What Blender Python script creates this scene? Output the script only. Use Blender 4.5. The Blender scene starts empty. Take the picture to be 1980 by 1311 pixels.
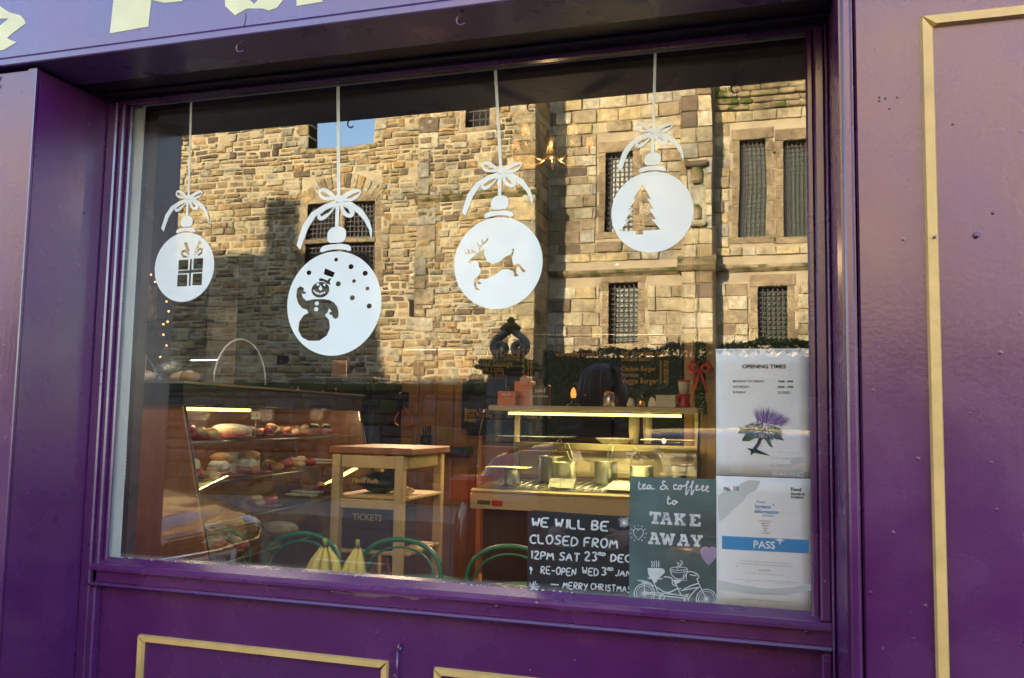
import bpy, math, random
from mathutils import Vector, Matrix
from mathutils.geometry import tessellate_polygon
R = random.Random(7)
PI = math.pi
sc = bpy.context.scene
COL = sc.collection

# ------------------------------------------------------------------ camera
YAW, PITCH, ROLL = math.radians(17.22485), math.radians(5.08018), math.radians(1.00769)
FPX = 1696.11
CAM = Vector((1.86101, -2.12152, 1.50472))
_f = Vector((-math.sin(YAW) * math.cos(PITCH), math.cos(YAW) * math.cos(PITCH), math.sin(PITCH)))
_r0 = Vector((math.cos(YAW), math.sin(YAW), 0))
_u0 = _r0.cross(_f)
_r = math.cos(ROLL) * _r0 + math.sin(ROLL) * _u0
_u = -math.sin(ROLL) * _r0 + math.cos(ROLL) * _u0
cd = bpy.data.cameras.new('camera')
cam = bpy.data.objects.new('camera', cd); COL.objects.link(cam)
m3 = Matrix((_r, _u, -_f)).transposed()
cam.matrix_world = Matrix.Translation(CAM) @ m3.to_4x4()
cd.sensor_width = 36; cd.lens = 36 * FPX / 1980; cd.clip_end = 500; cd.clip_start = .05
sc.camera = cam

# ------------------------------------------------------------------ light
SUN_EL, SUN_AZ = math.radians(14.0), math.radians(-20)      # azimuth from +Y towards +X
w = bpy.data.worlds.new('World'); sc.world = w; w.use_nodes = True
nt = w.node_tree
sky = nt.nodes.new('ShaderNodeTexSky'); sky.sky_type = 'NISHITA'; sky.sun_disc = False
sky.sun_elevation = SUN_EL; sky.sun_rotation = SUN_AZ; sky.air_density = 1.0; sky.dust_density = .6; sky.ozone_density = 1.5
bg = nt.nodes['Background']; bg.inputs['Strength'].default_value = .15
nt.links.new(sky.outputs[0], bg.inputs[0])
sd = bpy.data.lights.new('sun', 'SUN'); sd.energy = 4.5; sd.angle = math.radians(.5); sd.color = (1, .83, .58)
sun = bpy.data.objects.new('sun', sd); COL.objects.link(sun)
SD = Vector((math.sin(SUN_AZ) * math.cos(SUN_EL), math.cos(SUN_AZ) * math.cos(SUN_EL), math.sin(SUN_EL)))
sun.rotation_euler = SD.to_track_quat('Z', 'Y').to_euler(); sun.location = SD * 60
sc.view_settings.view_transform = 'Standard'; sc.view_settings.look = 'None'
sc.view_settings.gamma = 1; sc.view_settings.use_curve_mapping = False
sc.view_settings.exposure = 3.0
cy = sc.cycles
sc.render.engine = 'CYCLES'
cy.use_denoising = True; cy.denoiser = 'OPENIMAGEDENOISE'; cy.denoising_input_passes = 'RGB_ALBEDO_NORMAL'
cy.use_adaptive_sampling = False; cy.max_bounces = 8; cy.diffuse_bounces = 3; cy.glossy_bounces = 4
cy.transmission_bounces = 4; cy.transparent_max_bounces = 16
cy.caustics_reflective = False; cy.caustics_refractive = False; cy.sample_clamp_indirect = 4

# ------------------------------------------------------------------ helpers
def V(px, py, Y):
    """ray through photo pixel (px,py), met with the plane y=Y"""
    d = _f + _r * ((px - 990) / FPX) - _u * ((py - 655.5) / FPX)
    return CAM + d * ((Y - CAM.y) / d.y)
def RV(px, py, Y):
    """the same for something seen in the window's reflection, Y metres in front of the glass"""
    p = V(px, py, Y); return Vector((p.x, -Y, p.z))

class MB:
    def __init__(s): s.v = []; s.f = []; s.sm = []; s.mi = []
    def add(s, vs, fs, smooth=False, mi=0, M=None):
        o = len(s.v)
        for p in vs:
            p = Vector(p); s.v.append(M @ p if M is not None else p)
        for f in fs: s.f.append([i + o for i in f]); s.sm.append(smooth); s.mi.append(mi)
        return s
    def box(s, x0, x1, y0, y1, z0, z1, mi=0, M=None):
        vs = [(x, y, z) for x in (x0, x1) for y in (y0, y1) for z in (z0, z1)]
        return s.add(vs, [(0, 1, 3, 2), (4, 6, 7, 5), (0, 4, 5, 1), (2, 3, 7, 6), (0, 2, 6, 4), (1, 5, 7, 3)], False, mi, M)
    def bbox(s, x0, x1, y0, y1, z0, z1, b=.004, mi=0, M=None):
        """box with chamfered edges"""
        b = min(b, (x1 - x0) * .45, (y1 - y0) * .45, (z1 - z0) * .45)
        vs = []; idx = {}
        for i, x in enumerate((x0, x1)):
            for j, y in enumerate((y0, y1)):
                for k, z in enumerate((z0, z1)):
                    sx, sy, sz = (1 - 2 * i), (1 - 2 * j), (1 - 2 * k)
                    for a, p in enumerate(((x, y + sy * b, z + sz * b), (x + sx * b, y, z + sz * b), (x + sx * b, y + sy * b, z))):
                        idx[(i, j, k, a)] = len(vs); vs.append(p)
        q = lambda *t: idx[t]
        fs = []
        for i in (0, 1):
            fs.append((q(i, 0, 0, 0), q(i, 0, 1, 0), q(i, 1, 1, 0), q(i, 1, 0, 0)))
            fs.append((q(0, i, 0, 1), q(0, i, 1, 1), q(1, i, 1, 1), q(1, i, 0, 1)))
            fs.append((q(0, 0, i, 2), q(0, 1, i, 2), q(1, 1, i, 2), q(1, 0, i, 2)))
            for j in (0, 1):
                fs.append((q(i, j, 0, 0), q(i, j, 1, 0), q(i, j, 1, 1), q(i, j, 0, 1)))
                fs.append((q(i, 0, j, 0), q(i, 1, j, 0), q(i, 1, j, 2), q(i, 0, j, 2)))
                fs.append((q(0, i, j, 1), q(1, i, j, 1), q(1, i, j, 2), q(0, i, j, 2)))
                for k in (0, 1): fs.append((q(i, j, k, 0), q(i, j, k, 1), q(i, j, k, 2)))
        return s.add(vs, fs, False, mi, M)
    def tube(s, pts, r, n=8, closed=False, caps=True, mi=0, M=None, smooth=True, flat=1.0):
        pts = [Vector(p) for p in pts]; N = len(pts)
        rs = r if isinstance(r, (list, tuple)) else [r] * N
        vs = []; prev = None
        for i, p in enumerate(pts):
            if closed: t = pts[(i + 1) % N] - pts[i - 1]
            else: t = pts[min(i + 1, N - 1)] - pts[max(i - 1, 0)]
            if t.length < 1e-9: t = Vector((0, 0, 1))
            t.normalize()
            if prev is None:
                a = Vector((0, 1, 0)) if abs(t.y) < .9 else Vector((1, 0, 0))
                prev = (a - t * a.dot(t)).normalized()
            else:
                q = prev - t * prev.dot(t)
                prev = q.normalized() if q.length > 1e-6 else prev
            b = t.cross(prev)
            for k in range(n):
                an = 2 * PI * k / n
                vs.append(p + prev * (math.cos(an) * rs[i] * flat) + b * (math.sin(an) * rs[i]))
        fs = []
        for i in range(N if closed else N - 1):
            j = (i + 1) % N
            for k in range(n):
                fs.append((i * n + k, i * n + (k + 1) % n, j * n + (k + 1) % n, j * n + k))
        if caps and not closed:
            fs.append(tuple(range(n - 1, -1, -1))); fs.append(tuple((N - 1) * n + k for k in range(n)))
        return s.add(vs, fs, smooth, mi, M)
    def lathe(s, prof, c=(0, 0, 0), n=16, mi=0, M=None, smooth=True, sx=1, sy=1):
        vs = []; fs = []; c = Vector(c)
        for r, z in prof:
            for k in range(n):
                a = 2 * PI * k / n
                vs.append(c + Vector((r * math.cos(a) * sx, r * math.sin(a) * sy, z)))
        for i in range(len(prof) - 1):
            for k in range(n):
                fs.append((i * n + k, i * n + (k + 1) % n, (i + 1) * n + (k + 1) % n, (i + 1) * n + k))
        fs.append(tuple(range(n - 1, -1, -1))); fs.append(tuple((len(prof) - 1) * n + k for k in range(n)))
        return s.add(vs, fs, smooth, mi, M)
    def ball(s, c, r, n=12, sx=1, sy=1, sz=1, mi=0, jit=0, M=None):
        prof = [(max(1e-4, math.sin(PI * i / (n // 2 + 1))), -math.cos(PI * i / (n // 2 + 1))) for i in range(n // 2 + 2)]
        o = len(s.v); s.lathe([(a * r, b * r * sz) for a, b in prof], c, n, mi, M, True, sx, sy)
        if jit:
            for i in range(o, len(s.v)): s.v[i] += Vector((R.uniform(-1, 1), R.uniform(-1, 1), R.uniform(-1, 1))) * jit
        return s
    def poly(s, outer, holes=(), y0=0, th=.0004, mi=0):
        """flat shape with holes in the x-z plane, thickness th towards -y"""
        loops = [outer] + list(holes)
        L3 = [[Vector((p[0], p[1], 0)) for p in l] for l in loops]
        tri = tessellate_polygon(L3); flat = [p for l in loops for p in l]
        n = len(flat); vs = [(p[0], y0, p[1]) for p in flat] + [(p[0], y0 - th, p[1]) for p in flat]
        fs = [tuple(t) for t in tri] + [tuple(i + n for i in reversed(t)) for t in tri]
        o = 0
        for l in loops:
            k = len(l)
            for i in range(k): a, b = o + i, o + (i + 1) % k; fs.append((a, b, b + n, a + n))
            o += k
        return s.add(vs, fs, False, mi)
    def prism(s, prof, x0, x1, mi=0, M=None):
        """(y,z) outline swept along x"""
        n = len(prof); vs = [(x0, y, z) for y, z in prof] + [(x1, y, z) for y, z in prof]
        fs = [(i, (i + 1) % n, (i + 1) % n + n, i + n) for i in range(n)] + [tuple(range(n - 1, -1, -1)), tuple(range(n, 2 * n))]
        return s.add(vs, fs, False, mi, M)

def wloc(o):
    l = Vector((0, 0, 0))
    while o: l += o.location; o = o.parent
    return l
def mk(name, mb, mats, parent=None, recalc=True):
    me = bpy.data.meshes.new(name)
    off = wloc(parent) if parent else Vector((0, 0, 0))
    me.from_pydata([tuple(v - off) for v in mb.v], [], mb.f)
    for m in (mats if isinstance(mats, (list, tuple)) else [mats]): me.materials.append(m)
    for p, sm, mi in zip(me.polygons, mb.sm, mb.mi): p.use_smooth = sm; p.material_index = mi
    if recalc:
        import bmesh
        b = bmesh.new(); b.from_mesh(me); bmesh.ops.recalc_face_normals(b, faces=b.faces); b.to_mesh(me); b.free()
    me.update()
    o = bpy.data.objects.new(name, me); COL.objects.link(o)
    if parent: o.parent = parent
    return o
def tag(o, label=None, cat=None, group=None, kind=None):
    if label: o['label'] = label
    if cat: o['category'] = cat
    if group: o['group'] = group
    if kind: o['kind'] = kind
    return o
def thing(name, label, cat, loc=(0, 0, 0), group=None):
    o = bpy.data.objects.new(name, None); COL.objects.link(o); o.location = loc; o.empty_display_size = .1
    return tag(o, label, cat, group)
def solo(name, mb, m, label, cat, group=None): return tag(mk(name, mb, m), label, cat, group)
def struct(name, mb, m): return tag(mk(name, mb, m), kind='structure')
def copy_tree(o, parent=None):
    c = o.copy(); COL.objects.link(c); c.parent = parent
    for ch in list(o.children): copy_tree(ch, c)
    return c
_fc = {}
def text_mb(s, size, M, sx=1, shear=0, bold=0, ext=.0003, align='LEFT', spacing=1, res=3):
    cu = bpy.data.curves.new('t', 'FONT'); cu.body = s; cu.size = size; cu.shear = shear; cu.offset = bold * size
    cu.extrude = ext; cu.align_x = align; cu.space_character = spacing; cu.resolution_u = res
    o = bpy.data.objects.new('t', cu); me = bpy.data.meshes.new_from_object(o)
    mb = MB(); mb.add([(v.co.x * sx, v.co.y, v.co.z) for v in me.vertices], [tuple(p.vertices) for p in me.polygons], M=M)
    bpy.data.objects.remove(o); bpy.data.curves.remove(cu); bpy.data.meshes.remove(me)
    return mb
def join(*ms):
    r = MB()
    for m in ms:
        o = len(r.v); r.v += m.v; r.f += [[i + o for i in f] for f in m.f]; r.sm += m.sm; r.mi += m.mi
    return r
def face_street(x, y, z, rot=0):      # text plane facing -y, readable from the street
    return Matrix.Translation((x, y, z)) @ Matrix.Rotation(rot, 4, 'Y') @ Matrix.Rotation(PI / 2, 4, 'X')

# ------------------------------------------------------------------ materials
def mat(name, col, rough=.6, spec=.5, metal=0, bump=0, bscale=200, var=0, vscale=3, emis=None, es=0, stretch=(1, 1, 1), trans=0, coat=0):
    m = bpy.data.materials.new(name); m.use_nodes = True; n = m.node_tree; b = n.nodes['Principled BSDF']
    b.inputs['Base Color'].default_value = (*col, 1); b.inputs['Roughness'].default_value = rough
    b.inputs['Specular IOR Level'].default_value = spec; b.inputs['Metallic'].default_value = metal
    if coat: b.inputs['Coat Weight'].default_value = coat; b.inputs['Coat Roughness'].default_value = .05
    if emis: b.inputs['Emission Color'].default_value = (*emis, 1); b.inputs['Emission Strength'].default_value = es
    if var or bump:
        geo = n.nodes.new('ShaderNodeNewGeometry'); mp = n.nodes.new('ShaderNodeMapping'); mp.inputs['Scale'].default_value = stretch
        n.links.new(geo.outputs['Position'], mp.inputs[0])
    if var:
        t = n.nodes.new('ShaderNodeTexNoise'); t.inputs['Scale'].default_value = vscale; t.inputs['Detail'].default_value = 6
        n.links.new(mp.outputs[0], t.inputs['Vector'])
        mr = n.nodes.new('ShaderNodeMapRange'); mr.inputs[1].default_value = .3; mr.inputs[2].default_value = .7
        mr.inputs[3].default_value = 1 - var; mr.inputs[4].default_value = 1 + var
        n.links.new(t.outputs[0], mr.inputs[0])
        mx = n.nodes.new('ShaderNodeVectorMath'); mx.operation = 'SCALE'; mx.inputs[0].default_value = col
        n.links.new(mr.outputs[0], mx.inputs['Scale']); n.links.new(mx.outputs[0], b.inputs['Base Color'])
    if bump:
        t = n.nodes.new('ShaderNodeTexNoise'); t.inputs['Scale'].default_value = bscale; t.inputs['Detail'].default_value = 4
        n.links.new(mp.outputs[0], t.inputs['Vector'])
        bp = n.nodes.new('ShaderNodeBump'); bp.inputs['Strength'].default_value = bump; bp.inputs['Distance'].default_value = .002
        n.links.new(t.outputs[0], bp.inputs['Height']); n.links.new(bp.outputs[0], b.inputs['Normal'])
    return m
def glass(name, fac=.3, tint=(1, 1, 1), grime=True):
    m = bpy.data.materials.new(name); m.use_nodes = True; n = m.node_tree; n.nodes.remove(n.nodes['Principled BSDF'])
    out = n.nodes['Material Output']; t = n.nodes.new('ShaderNodeBsdfTransparent'); t.inputs[0].default_value = (*tint, 1)
    g = n.nodes.new('ShaderNodeBsdfGlossy'); g.inputs['Roughness'].default_value = 0
    if grime:
        ge = n.nodes.new('ShaderNodeNewGeometry'); wn = n.nodes.new('ShaderNodeTexNoise'); wn.inputs['Scale'].default_value = 3.2; wn.inputs['Detail'].default_value = 1; n.links.new(ge.outputs['Position'], wn.inputs['Vector'])
        wb = n.nodes.new('ShaderNodeBump'); wb.inputs['Strength'].default_value = 1; wb.inputs['Distance'].default_value = .00035; n.links.new(wn.outputs[0], wb.inputs['Height']); n.links.new(wb.outputs[0], g.inputs['Normal'])
    mx = n.nodes.new('ShaderNodeMixShader'); mx.inputs[0].default_value = fac
    n.links.new(t.outputs[0], mx.inputs[1]); n.links.new(g.outputs[0], mx.inputs[2])
    if grime:   # dust specks and a film of dirt along the putty
        geo = n.nodes.new('ShaderNodeNewGeometry'); sp = n.nodes.new('ShaderNodeSeparateXYZ'); n.links.new(geo.outputs['Position'], sp.inputs[0])
        v = n.nodes.new('ShaderNodeTexVoronoi'); v.inputs['Scale'].default_value = 26; n.links.new(geo.outputs['Position'], v.inputs['Vector'])
        lt = n.nodes.new('ShaderNodeMath'); lt.operation = 'LESS_THAN'; lt.inputs[1].default_value = .045; n.links.new(v.outputs['Distance'], lt.inputs[0])
        no = n.nodes.new('ShaderNodeTexNoise'); no.inputs['Scale'].default_value = 60; no.inputs['Detail'].default_value = 5; n.links.new(geo.outputs['Position'], no.inputs['Vector'])
        mr = n.nodes.new('ShaderNodeMapRange'); mr.inputs[1].default_value = 1.10; mr.inputs[2].default_value = 1.065; mr.inputs[3].default_value = 0; mr.inputs[4].default_value = 1
        n.links.new(sp.outputs['Z'], mr.inputs[0])
        mu = n.nodes.new('ShaderNodeMath'); mu.operation = 'MULTIPLY'; n.links.new(mr.outputs[0], mu.inputs[0]); n.links.new(no.outputs[0], mu.inputs[1])
        s2 = n.nodes.new('ShaderNodeMath'); s2.operation = 'MULTIPLY_ADD'; s2.inputs[1].default_value = .35; n.links.new(lt.outputs[0], s2.inputs[0]); n.links.new(mu.outputs[0], s2.inputs[2])
        cl = n.nodes.new('ShaderNodeMath'); cl.operation = 'MULTIPLY_ADD'; cl.inputs[1].default_value = .8; cl.inputs[2].default_value = .004; cl.use_clamp = True; n.links.new(s2.outputs[0], cl.inputs[0])
        d = n.nodes.new('ShaderNodeBsdfDiffuse'); d.inputs[0].default_value = (.6, .6, .58, 1)
        m2 = n.nodes.new('ShaderNodeMixShader'); n.links.new(cl.outputs[0], m2.inputs[0]); n.links.new(mx.outputs[0], m2.inputs[1]); n.links.new(d.outputs[0], m2.inputs[2])
        mx = m2
    n.links.new(mx.outputs[0], out.inputs[0]); return m
def stone_mat(name, cols, stain=.5, moss=.0):
    m = bpy.data.materials.new(name); m.use_nodes = True; n = m.node_tree; b = n.nodes['Principled BSDF']; b.inputs['Roughness'].default_value = .92; b.inputs['Specular IOR Level'].default_value = .2
    geo = n.nodes.new('ShaderNodeNewGeometry'); oi = n.nodes.new('ShaderNodeObjectInfo')
    a = n.nodes.new('ShaderNodeMath'); a.operation = 'ADD'; n.links.new(geo.outputs['Random Per Island'], a.inputs[0]); n.links.new(oi.outputs['Random'], a.inputs[1])
    fr = n.nodes.new('ShaderNodeMath'); fr.operation = 'FRACT'; n.links.new(a.outputs[0], fr.inputs[0])
    cr = n.nodes.new('ShaderNodeValToRGB'); cr.color_ramp.interpolation = 'CONSTANT'; e = cr.color_ramp.elements
    for i, (p, c) in enumerate(cols):
        if i < 2: e[i].position = p; e[i].color = (*c, 1)
        else: q = e.new(p); q.color = (*c, 1)
    n.links.new(fr.outputs[0], cr.inputs[0])
    n1 = n.nodes.new('ShaderNodeTexNoise'); n1.inputs['Scale'].default_value = 9; n1.inputs['Detail'].default_value = 8; n1.inputs['Roughness'].default_value = .7
    n.links.new(geo.outputs['Position'], n1.inputs['Vector'])
    mr = n.nodes.new('ShaderNodeMapRange'); mr.inputs[1].default_value = .3; mr.inputs[2].default_value = .7; mr.inputs[3].default_value = .45; mr.inputs[4].default_value = 1.4
    n.links.new(n1.outputs[0], mr.inputs[0])
    n2 = n.nodes.new('ShaderNodeTexNoise'); n2.inputs['Scale'].default_value = .9; n2.inputs['Detail'].default_value = 5; n2.inputs['Roughness'].default_value = .65
    n.links.new(geo.outputs['Position'], n2.inputs['Vector'])
    m2 = n.nodes.new('ShaderNodeMapRange'); m2.inputs[1].default_value = .42; m2.inputs[2].default_value = .66; m2.inputs[3].default_value = 1.05; m2.inputs[4].default_value = 1 - stain
    n.links.new(n2.outputs[0], m2.inputs[0])
    mu = n.nodes.new('ShaderNodeMath'); mu.operation = 'MULTIPLY'; n.links.new(mr.outputs[0], mu.inputs[0]); n.links.new(m2.outputs[0], mu.inputs[1])
    vm = n.nodes.new('ShaderNodeVectorMath'); vm.operation = 'SCALE'; n.links.new(cr.outputs[0], vm.inputs[0]); n.links.new(mu.outputs[0], vm.inputs['Scale'])
    last = vm.outputs[0]
    if moss:
        n3 = n.nodes.new('ShaderNodeTexNoise'); n3.inputs['Scale'].default_value = 4; n3.inputs['Detail'].default_value = 6; n.links.new(geo.outputs['Position'], n3.inputs['Vector'])
        m3_ = n.nodes.new('ShaderNodeMapRange'); m3_.inputs[1].default_value = .62 - moss * .3; m3_.inputs[2].default_value = .72 - moss * .3; n.links.new(n3.outputs[0], m3_.inputs[0])
        mx = n.nodes.new('ShaderNodeMixRGB'); mx.inputs[2].default_value = (.07, .085, .02, 1); n.links.new(m3_.outputs[0], mx.inputs[0]); n.links.new(last, mx.inputs[1]); last = mx.outputs[0]
    n.links.new(last, b.inputs['Base Color'])
    bp = n.nodes.new('ShaderNodeBump'); bp.inputs['Strength'].default_value = .7; bp.inputs['Distance'].default_value = .03
    n.links.new(n1.outputs[0], bp.inputs['Height']); n.links.new(bp.outputs[0], b.inputs['Normal'])
    return m
def paint(name, col, rough=.2, brush=.16, chips=False):
    """old gloss paint: orange peel, brush strokes, dirt and a few chips"""
    m = bpy.data.materials.new(name); m.use_nodes = True; n = m.node_tree; b = n.nodes['Principled BSDF']
    b.inputs['Specular IOR Level'].default_value = .9; b.inputs['IOR'].default_value = 1.55; b.inputs['Roughness'].default_value = rough
    geo = n.nodes.new('ShaderNodeNewGeometry')
    def noise(scale, det, st=(1, 1, 1), ro=.5):
        mp = n.nodes.new('ShaderNodeMapping'); mp.inputs['Scale'].default_value = st; n.links.new(geo.outputs['Position'], mp.inputs[0])
        t = n.nodes.new('ShaderNodeTexNoise'); t.inputs['Scale'].default_value = scale; t.inputs['Detail'].default_value = det; t.inputs['Roughness'].default_value = ro
        n.links.new(mp.outputs[0], t.inputs['Vector']); return t.outputs[0]
    def mrange(i, a, b_, c, d):
        r = n.nodes.new('ShaderNodeMapRange'); r.inputs[1].default_value = a; r.inputs[2].default_value = b_; r.inputs[3].default_value = c; r.inputs[4].default_value = d
        n.links.new(i, r.inputs[0]); return r.outputs[0]
    v = mrange(noise(2.5, 7, (1, 1, 1), .65), .1, .9, .6, 1.4)
    vm = n.nodes.new('ShaderNodeVectorMath'); vm.operation = 'SCALE'; vm.inputs[0].default_value = col; n.links.new(v, vm.inputs['Scale'])
    # chips: pale specks
    vo = n.nodes.new('ShaderNodeTexVoronoi'); vo.inputs['Scale'].default_value = 22 ; n.links.new(geo.outputs['Position'], vo.inputs['Vector'])
    sp = mrange(vo.outputs['Distance'], .03, .05, .45, 0)
    gate = mrange(noise(6, 2), .56, .6, 0, 1)
    gm = n.nodes.new('ShaderNodeMath'); gm.operation = 'MULTIPLY'; n.links.new(sp, gm.inputs[0]); n.links.new(gate, gm.inputs[1]); fac = gm.outputs[0]
    if chips:   # the flaked strip under the sill
        sx = n.nodes.new('ShaderNodeSeparateXYZ'); n.links.new(geo.outputs['Position'], sx.inputs[0])
        a = mrange(sx.outputs['Z'], 1.036, 1.056, 0, 1); c = mrange(sx.outputs['X'], .5, .9, 0, 1); c2 = mrange(sx.outputs['X'], 1.15, 1.5, 1, 0)
        l = mrange(noise(16, 5, (.35, 1, 2.6), .7), .525, .545, 0, 1)
        for q in (a, c, c2):
            k = n.nodes.new('ShaderNodeMath'); k.operation = 'MULTIPLY'; n.links.new(l, k.inputs[0]); n.links.new(q, k.inputs[1]); l = k.outputs[0]
        k = n.nodes.new('ShaderNodeMath'); k.operation = 'MAXIMUM'; n.links.new(l, k.inputs[0]); n.links.new(fac, k.inputs[1]); fac = k.outputs[0]
    mx = n.nodes.new('ShaderNodeMixRGB'); mx.inputs[2].default_value = (.50, .36, .42, 1); n.links.new(fac, mx.inputs[0]); n.links.new(vm.outputs[0], mx.inputs[1])
    n.links.new(mx.outputs[0], b.inputs['Base Color'])
    n.links.new(mrange(noise(5, 6), .1, .9, rough * .5, rough * 1.7), b.inputs['Roughness'])
    b1 = n.nodes.new('ShaderNodeBump'); b1.inputs['Strength'].default_value = .2; b1.inputs['Distance'].default_value = .0012; n.links.new(noise(120, 3), b1.inputs['Height'])
    b2 = n.nodes.new('ShaderNodeBump'); b2.inputs['Strength'].default_value = brush; b2.inputs['Distance'].default_value = .0015
    n.links.new(noise(90, 3, (1, 1, .06)), b2.inputs['Height']); n.links.new(b1.outputs[0], b2.inputs['Normal'])
    b3 = n.nodes.new('ShaderNodeBump'); b3.inputs['Strength'].default_value = .5; b3.inputs['Distance'].default_value = .0015
    n.links.new(mrange(vo.outputs['Distance'], .0, .1, 1, 0), b3.inputs['Height']); n.links.new(b2.outputs[0], b3.inputs['Normal'])
    n.links.new(b3.outputs[0], b.inputs['Normal'])
    return m

PURPLE = (.078, .012, .088)
M_pur = paint('purple_gloss_paint', PURPLE, .24)
M_purc = paint('purple_gloss_paint_flaked', PURPLE, .24, chips=True)
M_sof = mat('soffit_paint_shade_darkened', (.018, .008, .024), .45, .4, var=.2)  # purple darkened for the soffit; its shade is put into the colour
M_fas = paint('fascia_paint_sky_tinted', (.10, .06, .20), .26, .1)  # purple shifted to lavender; part of the sky reflection is in the base colour
M_gold = mat('gold_paint', (.60, .39, .14), .4, .6, .0, bump=.5, bscale=60, var=.15, vscale=12)
M_cream = mat('cream_sign_letter', (.66, .64, .40), .45, .5, bump=.2, bscale=90, var=.1, vscale=10)
M_white = mat('white_paint_frame', (.52, .56, .54), .5, bump=.2, bscale=60, var=.08)
M_glass = glass('shop_window_glass', .19)
M_clear = glass('clear_glass', .0, (1, 1, 1), False)
M_cab = glass('cabinet_glass', .09, (.97, 1, .98), False)
M_film = mat('white_window_film', (.72, .79, .81), .06, .5, var=.03, vscale=12)
M_paper = mat('white_laminated_paper', (.90, .94, .94),   .35, .4, bump=.08, bscale=14, var=.02, vscale=9)
M_ink = mat('black_print', (.02, .02, .025), .6)
M_grey = mat('grey_print', (.32, .36, .38), .6)
M_pale = mat('pale_grey_print', (.62, .70, .71), .6)
M_blue = mat('blue_print', (.03, .30, .66), .5)
M_chalk = mat('black_chalkboard', (.012, .013, .017), .5, var=.5, vscale=6)
M_slate = mat('slate_green_poster', (.075, .13, .13), .5, var=.5, vscale=7)
M_pen = mat('white_chalk_pen', (.72, .76, .8), .7, var=.15, vscale=60)
M_rubw = mat('worn_white_print', (.62, .66, .70), .7, var=.35, vscale=90)
M_lilac = mat('lilac_print', (.32, .26, .45), .7)

def LIN(x0, x1, z0, z1, nx=1): return

# ------------------------------------------------------------------ SETTING: ground
YK = -1.55
g = MB(); g.box(-60, 60, -120, 40, -.3, -.12); struct('ground', g, mat('ground_soil', (.12, .11, .09), .95, var=.3))
g = MB(); g.box(-40, 40, -8.6, -1.75, -.12, 0.0); struct('road', g, mat('asphalt', (.055, .052, .05), .85, var=.35, vscale=5, bump=.8, bscale=90))
g = MB(); g.box(-40, 40, -1.60, -.0, -.12, .12); struct('pavement', g, mat('paving', (.11, .10, .09), .9, var=.3, vscale=6, bump=.5, bscale=50))
g = MB(); g.box(-40, 40, -1.748, -1.602, -.12, .13); struct('kerb', g, mat('kerb_stone', (.26, .25, .23), .9, var=.25))
g = MB(); g.box(-40, 40, -10.6, -8.602, -.12, .13); struct('far_pavement', g, mat('paving_far', (.22, .19, .15), .9, var=.3, vscale=6))
g = MB(); g.box(-40, 40, -40, -10.602, -.12, .16); struct('lawn', g, mat('lawn_green', (.05, .07, .02), .95, var=.4))
g = MB()
for k in range(40): g.box(-30 + k * 1.6, -29.2 + k * 1.6, -6.15, -6.07, .0, .004)
tag(mk('road_marking', g, mat('road_paint', (.6, .6, .57), .7)), kind='structure')

# ------------------------------------------------------------------ SHOP BUILDING (its roof throws the shade across the street)
M_harl = mat('cream_harled_wall', (.46, .42, .34), .95, bump=.8, bscale=80, var=.15)
M_slateroof = mat('slate_roof', (.07, .07, .08), .8, var=.3)
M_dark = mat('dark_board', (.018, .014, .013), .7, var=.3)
bld = thing('shop_building', 'cream harled building with slate roof that holds the purple shop front', 'building', (1, 1, 0))
g = MB()
g.box(-11.2, -.56, -.22, .1, 0, 5.4); g.box(3.35, 9, -.22, .1, 0, 5.4)
g.box(-.56, 3.35, -.22, .1, 3.02, 5.4); g.box(-.56, 3.35, .0, .1, 2.48, 3.02)
g.box(-11.2, -10.9, .1, 6.3, 0, 5.4); g.box(8.7, 9, .1, 6.3, 0, 5.4); g.box(-11.2, 9, 6.3, 6.6, 0, 5.4)
mk('wall', g, M_harl, bld)
# roofs: sections with their own ridges, worked out from the shade on the far wall
RY = 3.0
tz = math.tan(SUN_EL) / math.cos(SUN_AZ); tx = math.tan(SUN_AZ)
def shade_from(x, z, yw, yr=RY):     # point on the far wall -> where its shade-caster stands at depth yr
    return x + tx * (yw + yr), z + tz * (yw + yr)
lx, lz = shade_from(-7.45, 5.35, 16.2); cx0, cz = shade_from(-10.0, 6.6, 16.2); cx1, _ = shade_from(-9.35, 6.6, 16.2)
rx_, rz = shade_from(0, 2.0, 17.1)
def gable(g, x0, x1, zr, ye=5.4):
    g.add([(x0, -.4, ye), (x0, RY, zr), (x0, 6.7, ye), (x1, -.4, ye), (x1, RY, zr), (x1, 6.7, ye)], [(0, 3, 4, 1), (1, 4, 5, 2), (0, 1, 2), (3, 5, 4), (0, 2, 5, 3)])
g = MB(); gable(g, -26, lx, lz); r = mk('roof', g, M_slateroof, bld)
g = MB(); gable(g, lx + .002, 9, max(rz, 6.2)); mk('roof', g, M_slateroof, bld)
g = MB(); g.box(cx0, cx1, RY - .35, RY + .35, lz - .6, cz); mk('chimney', g, M_harl, r)
g = MB(); g.box(-26, -11.2, -.22, 6.6, 0, 5.4)
solo('neighbouring_house', g, M_harl, 'plain cream house joined to the left end of the shop building', 'house')

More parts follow.
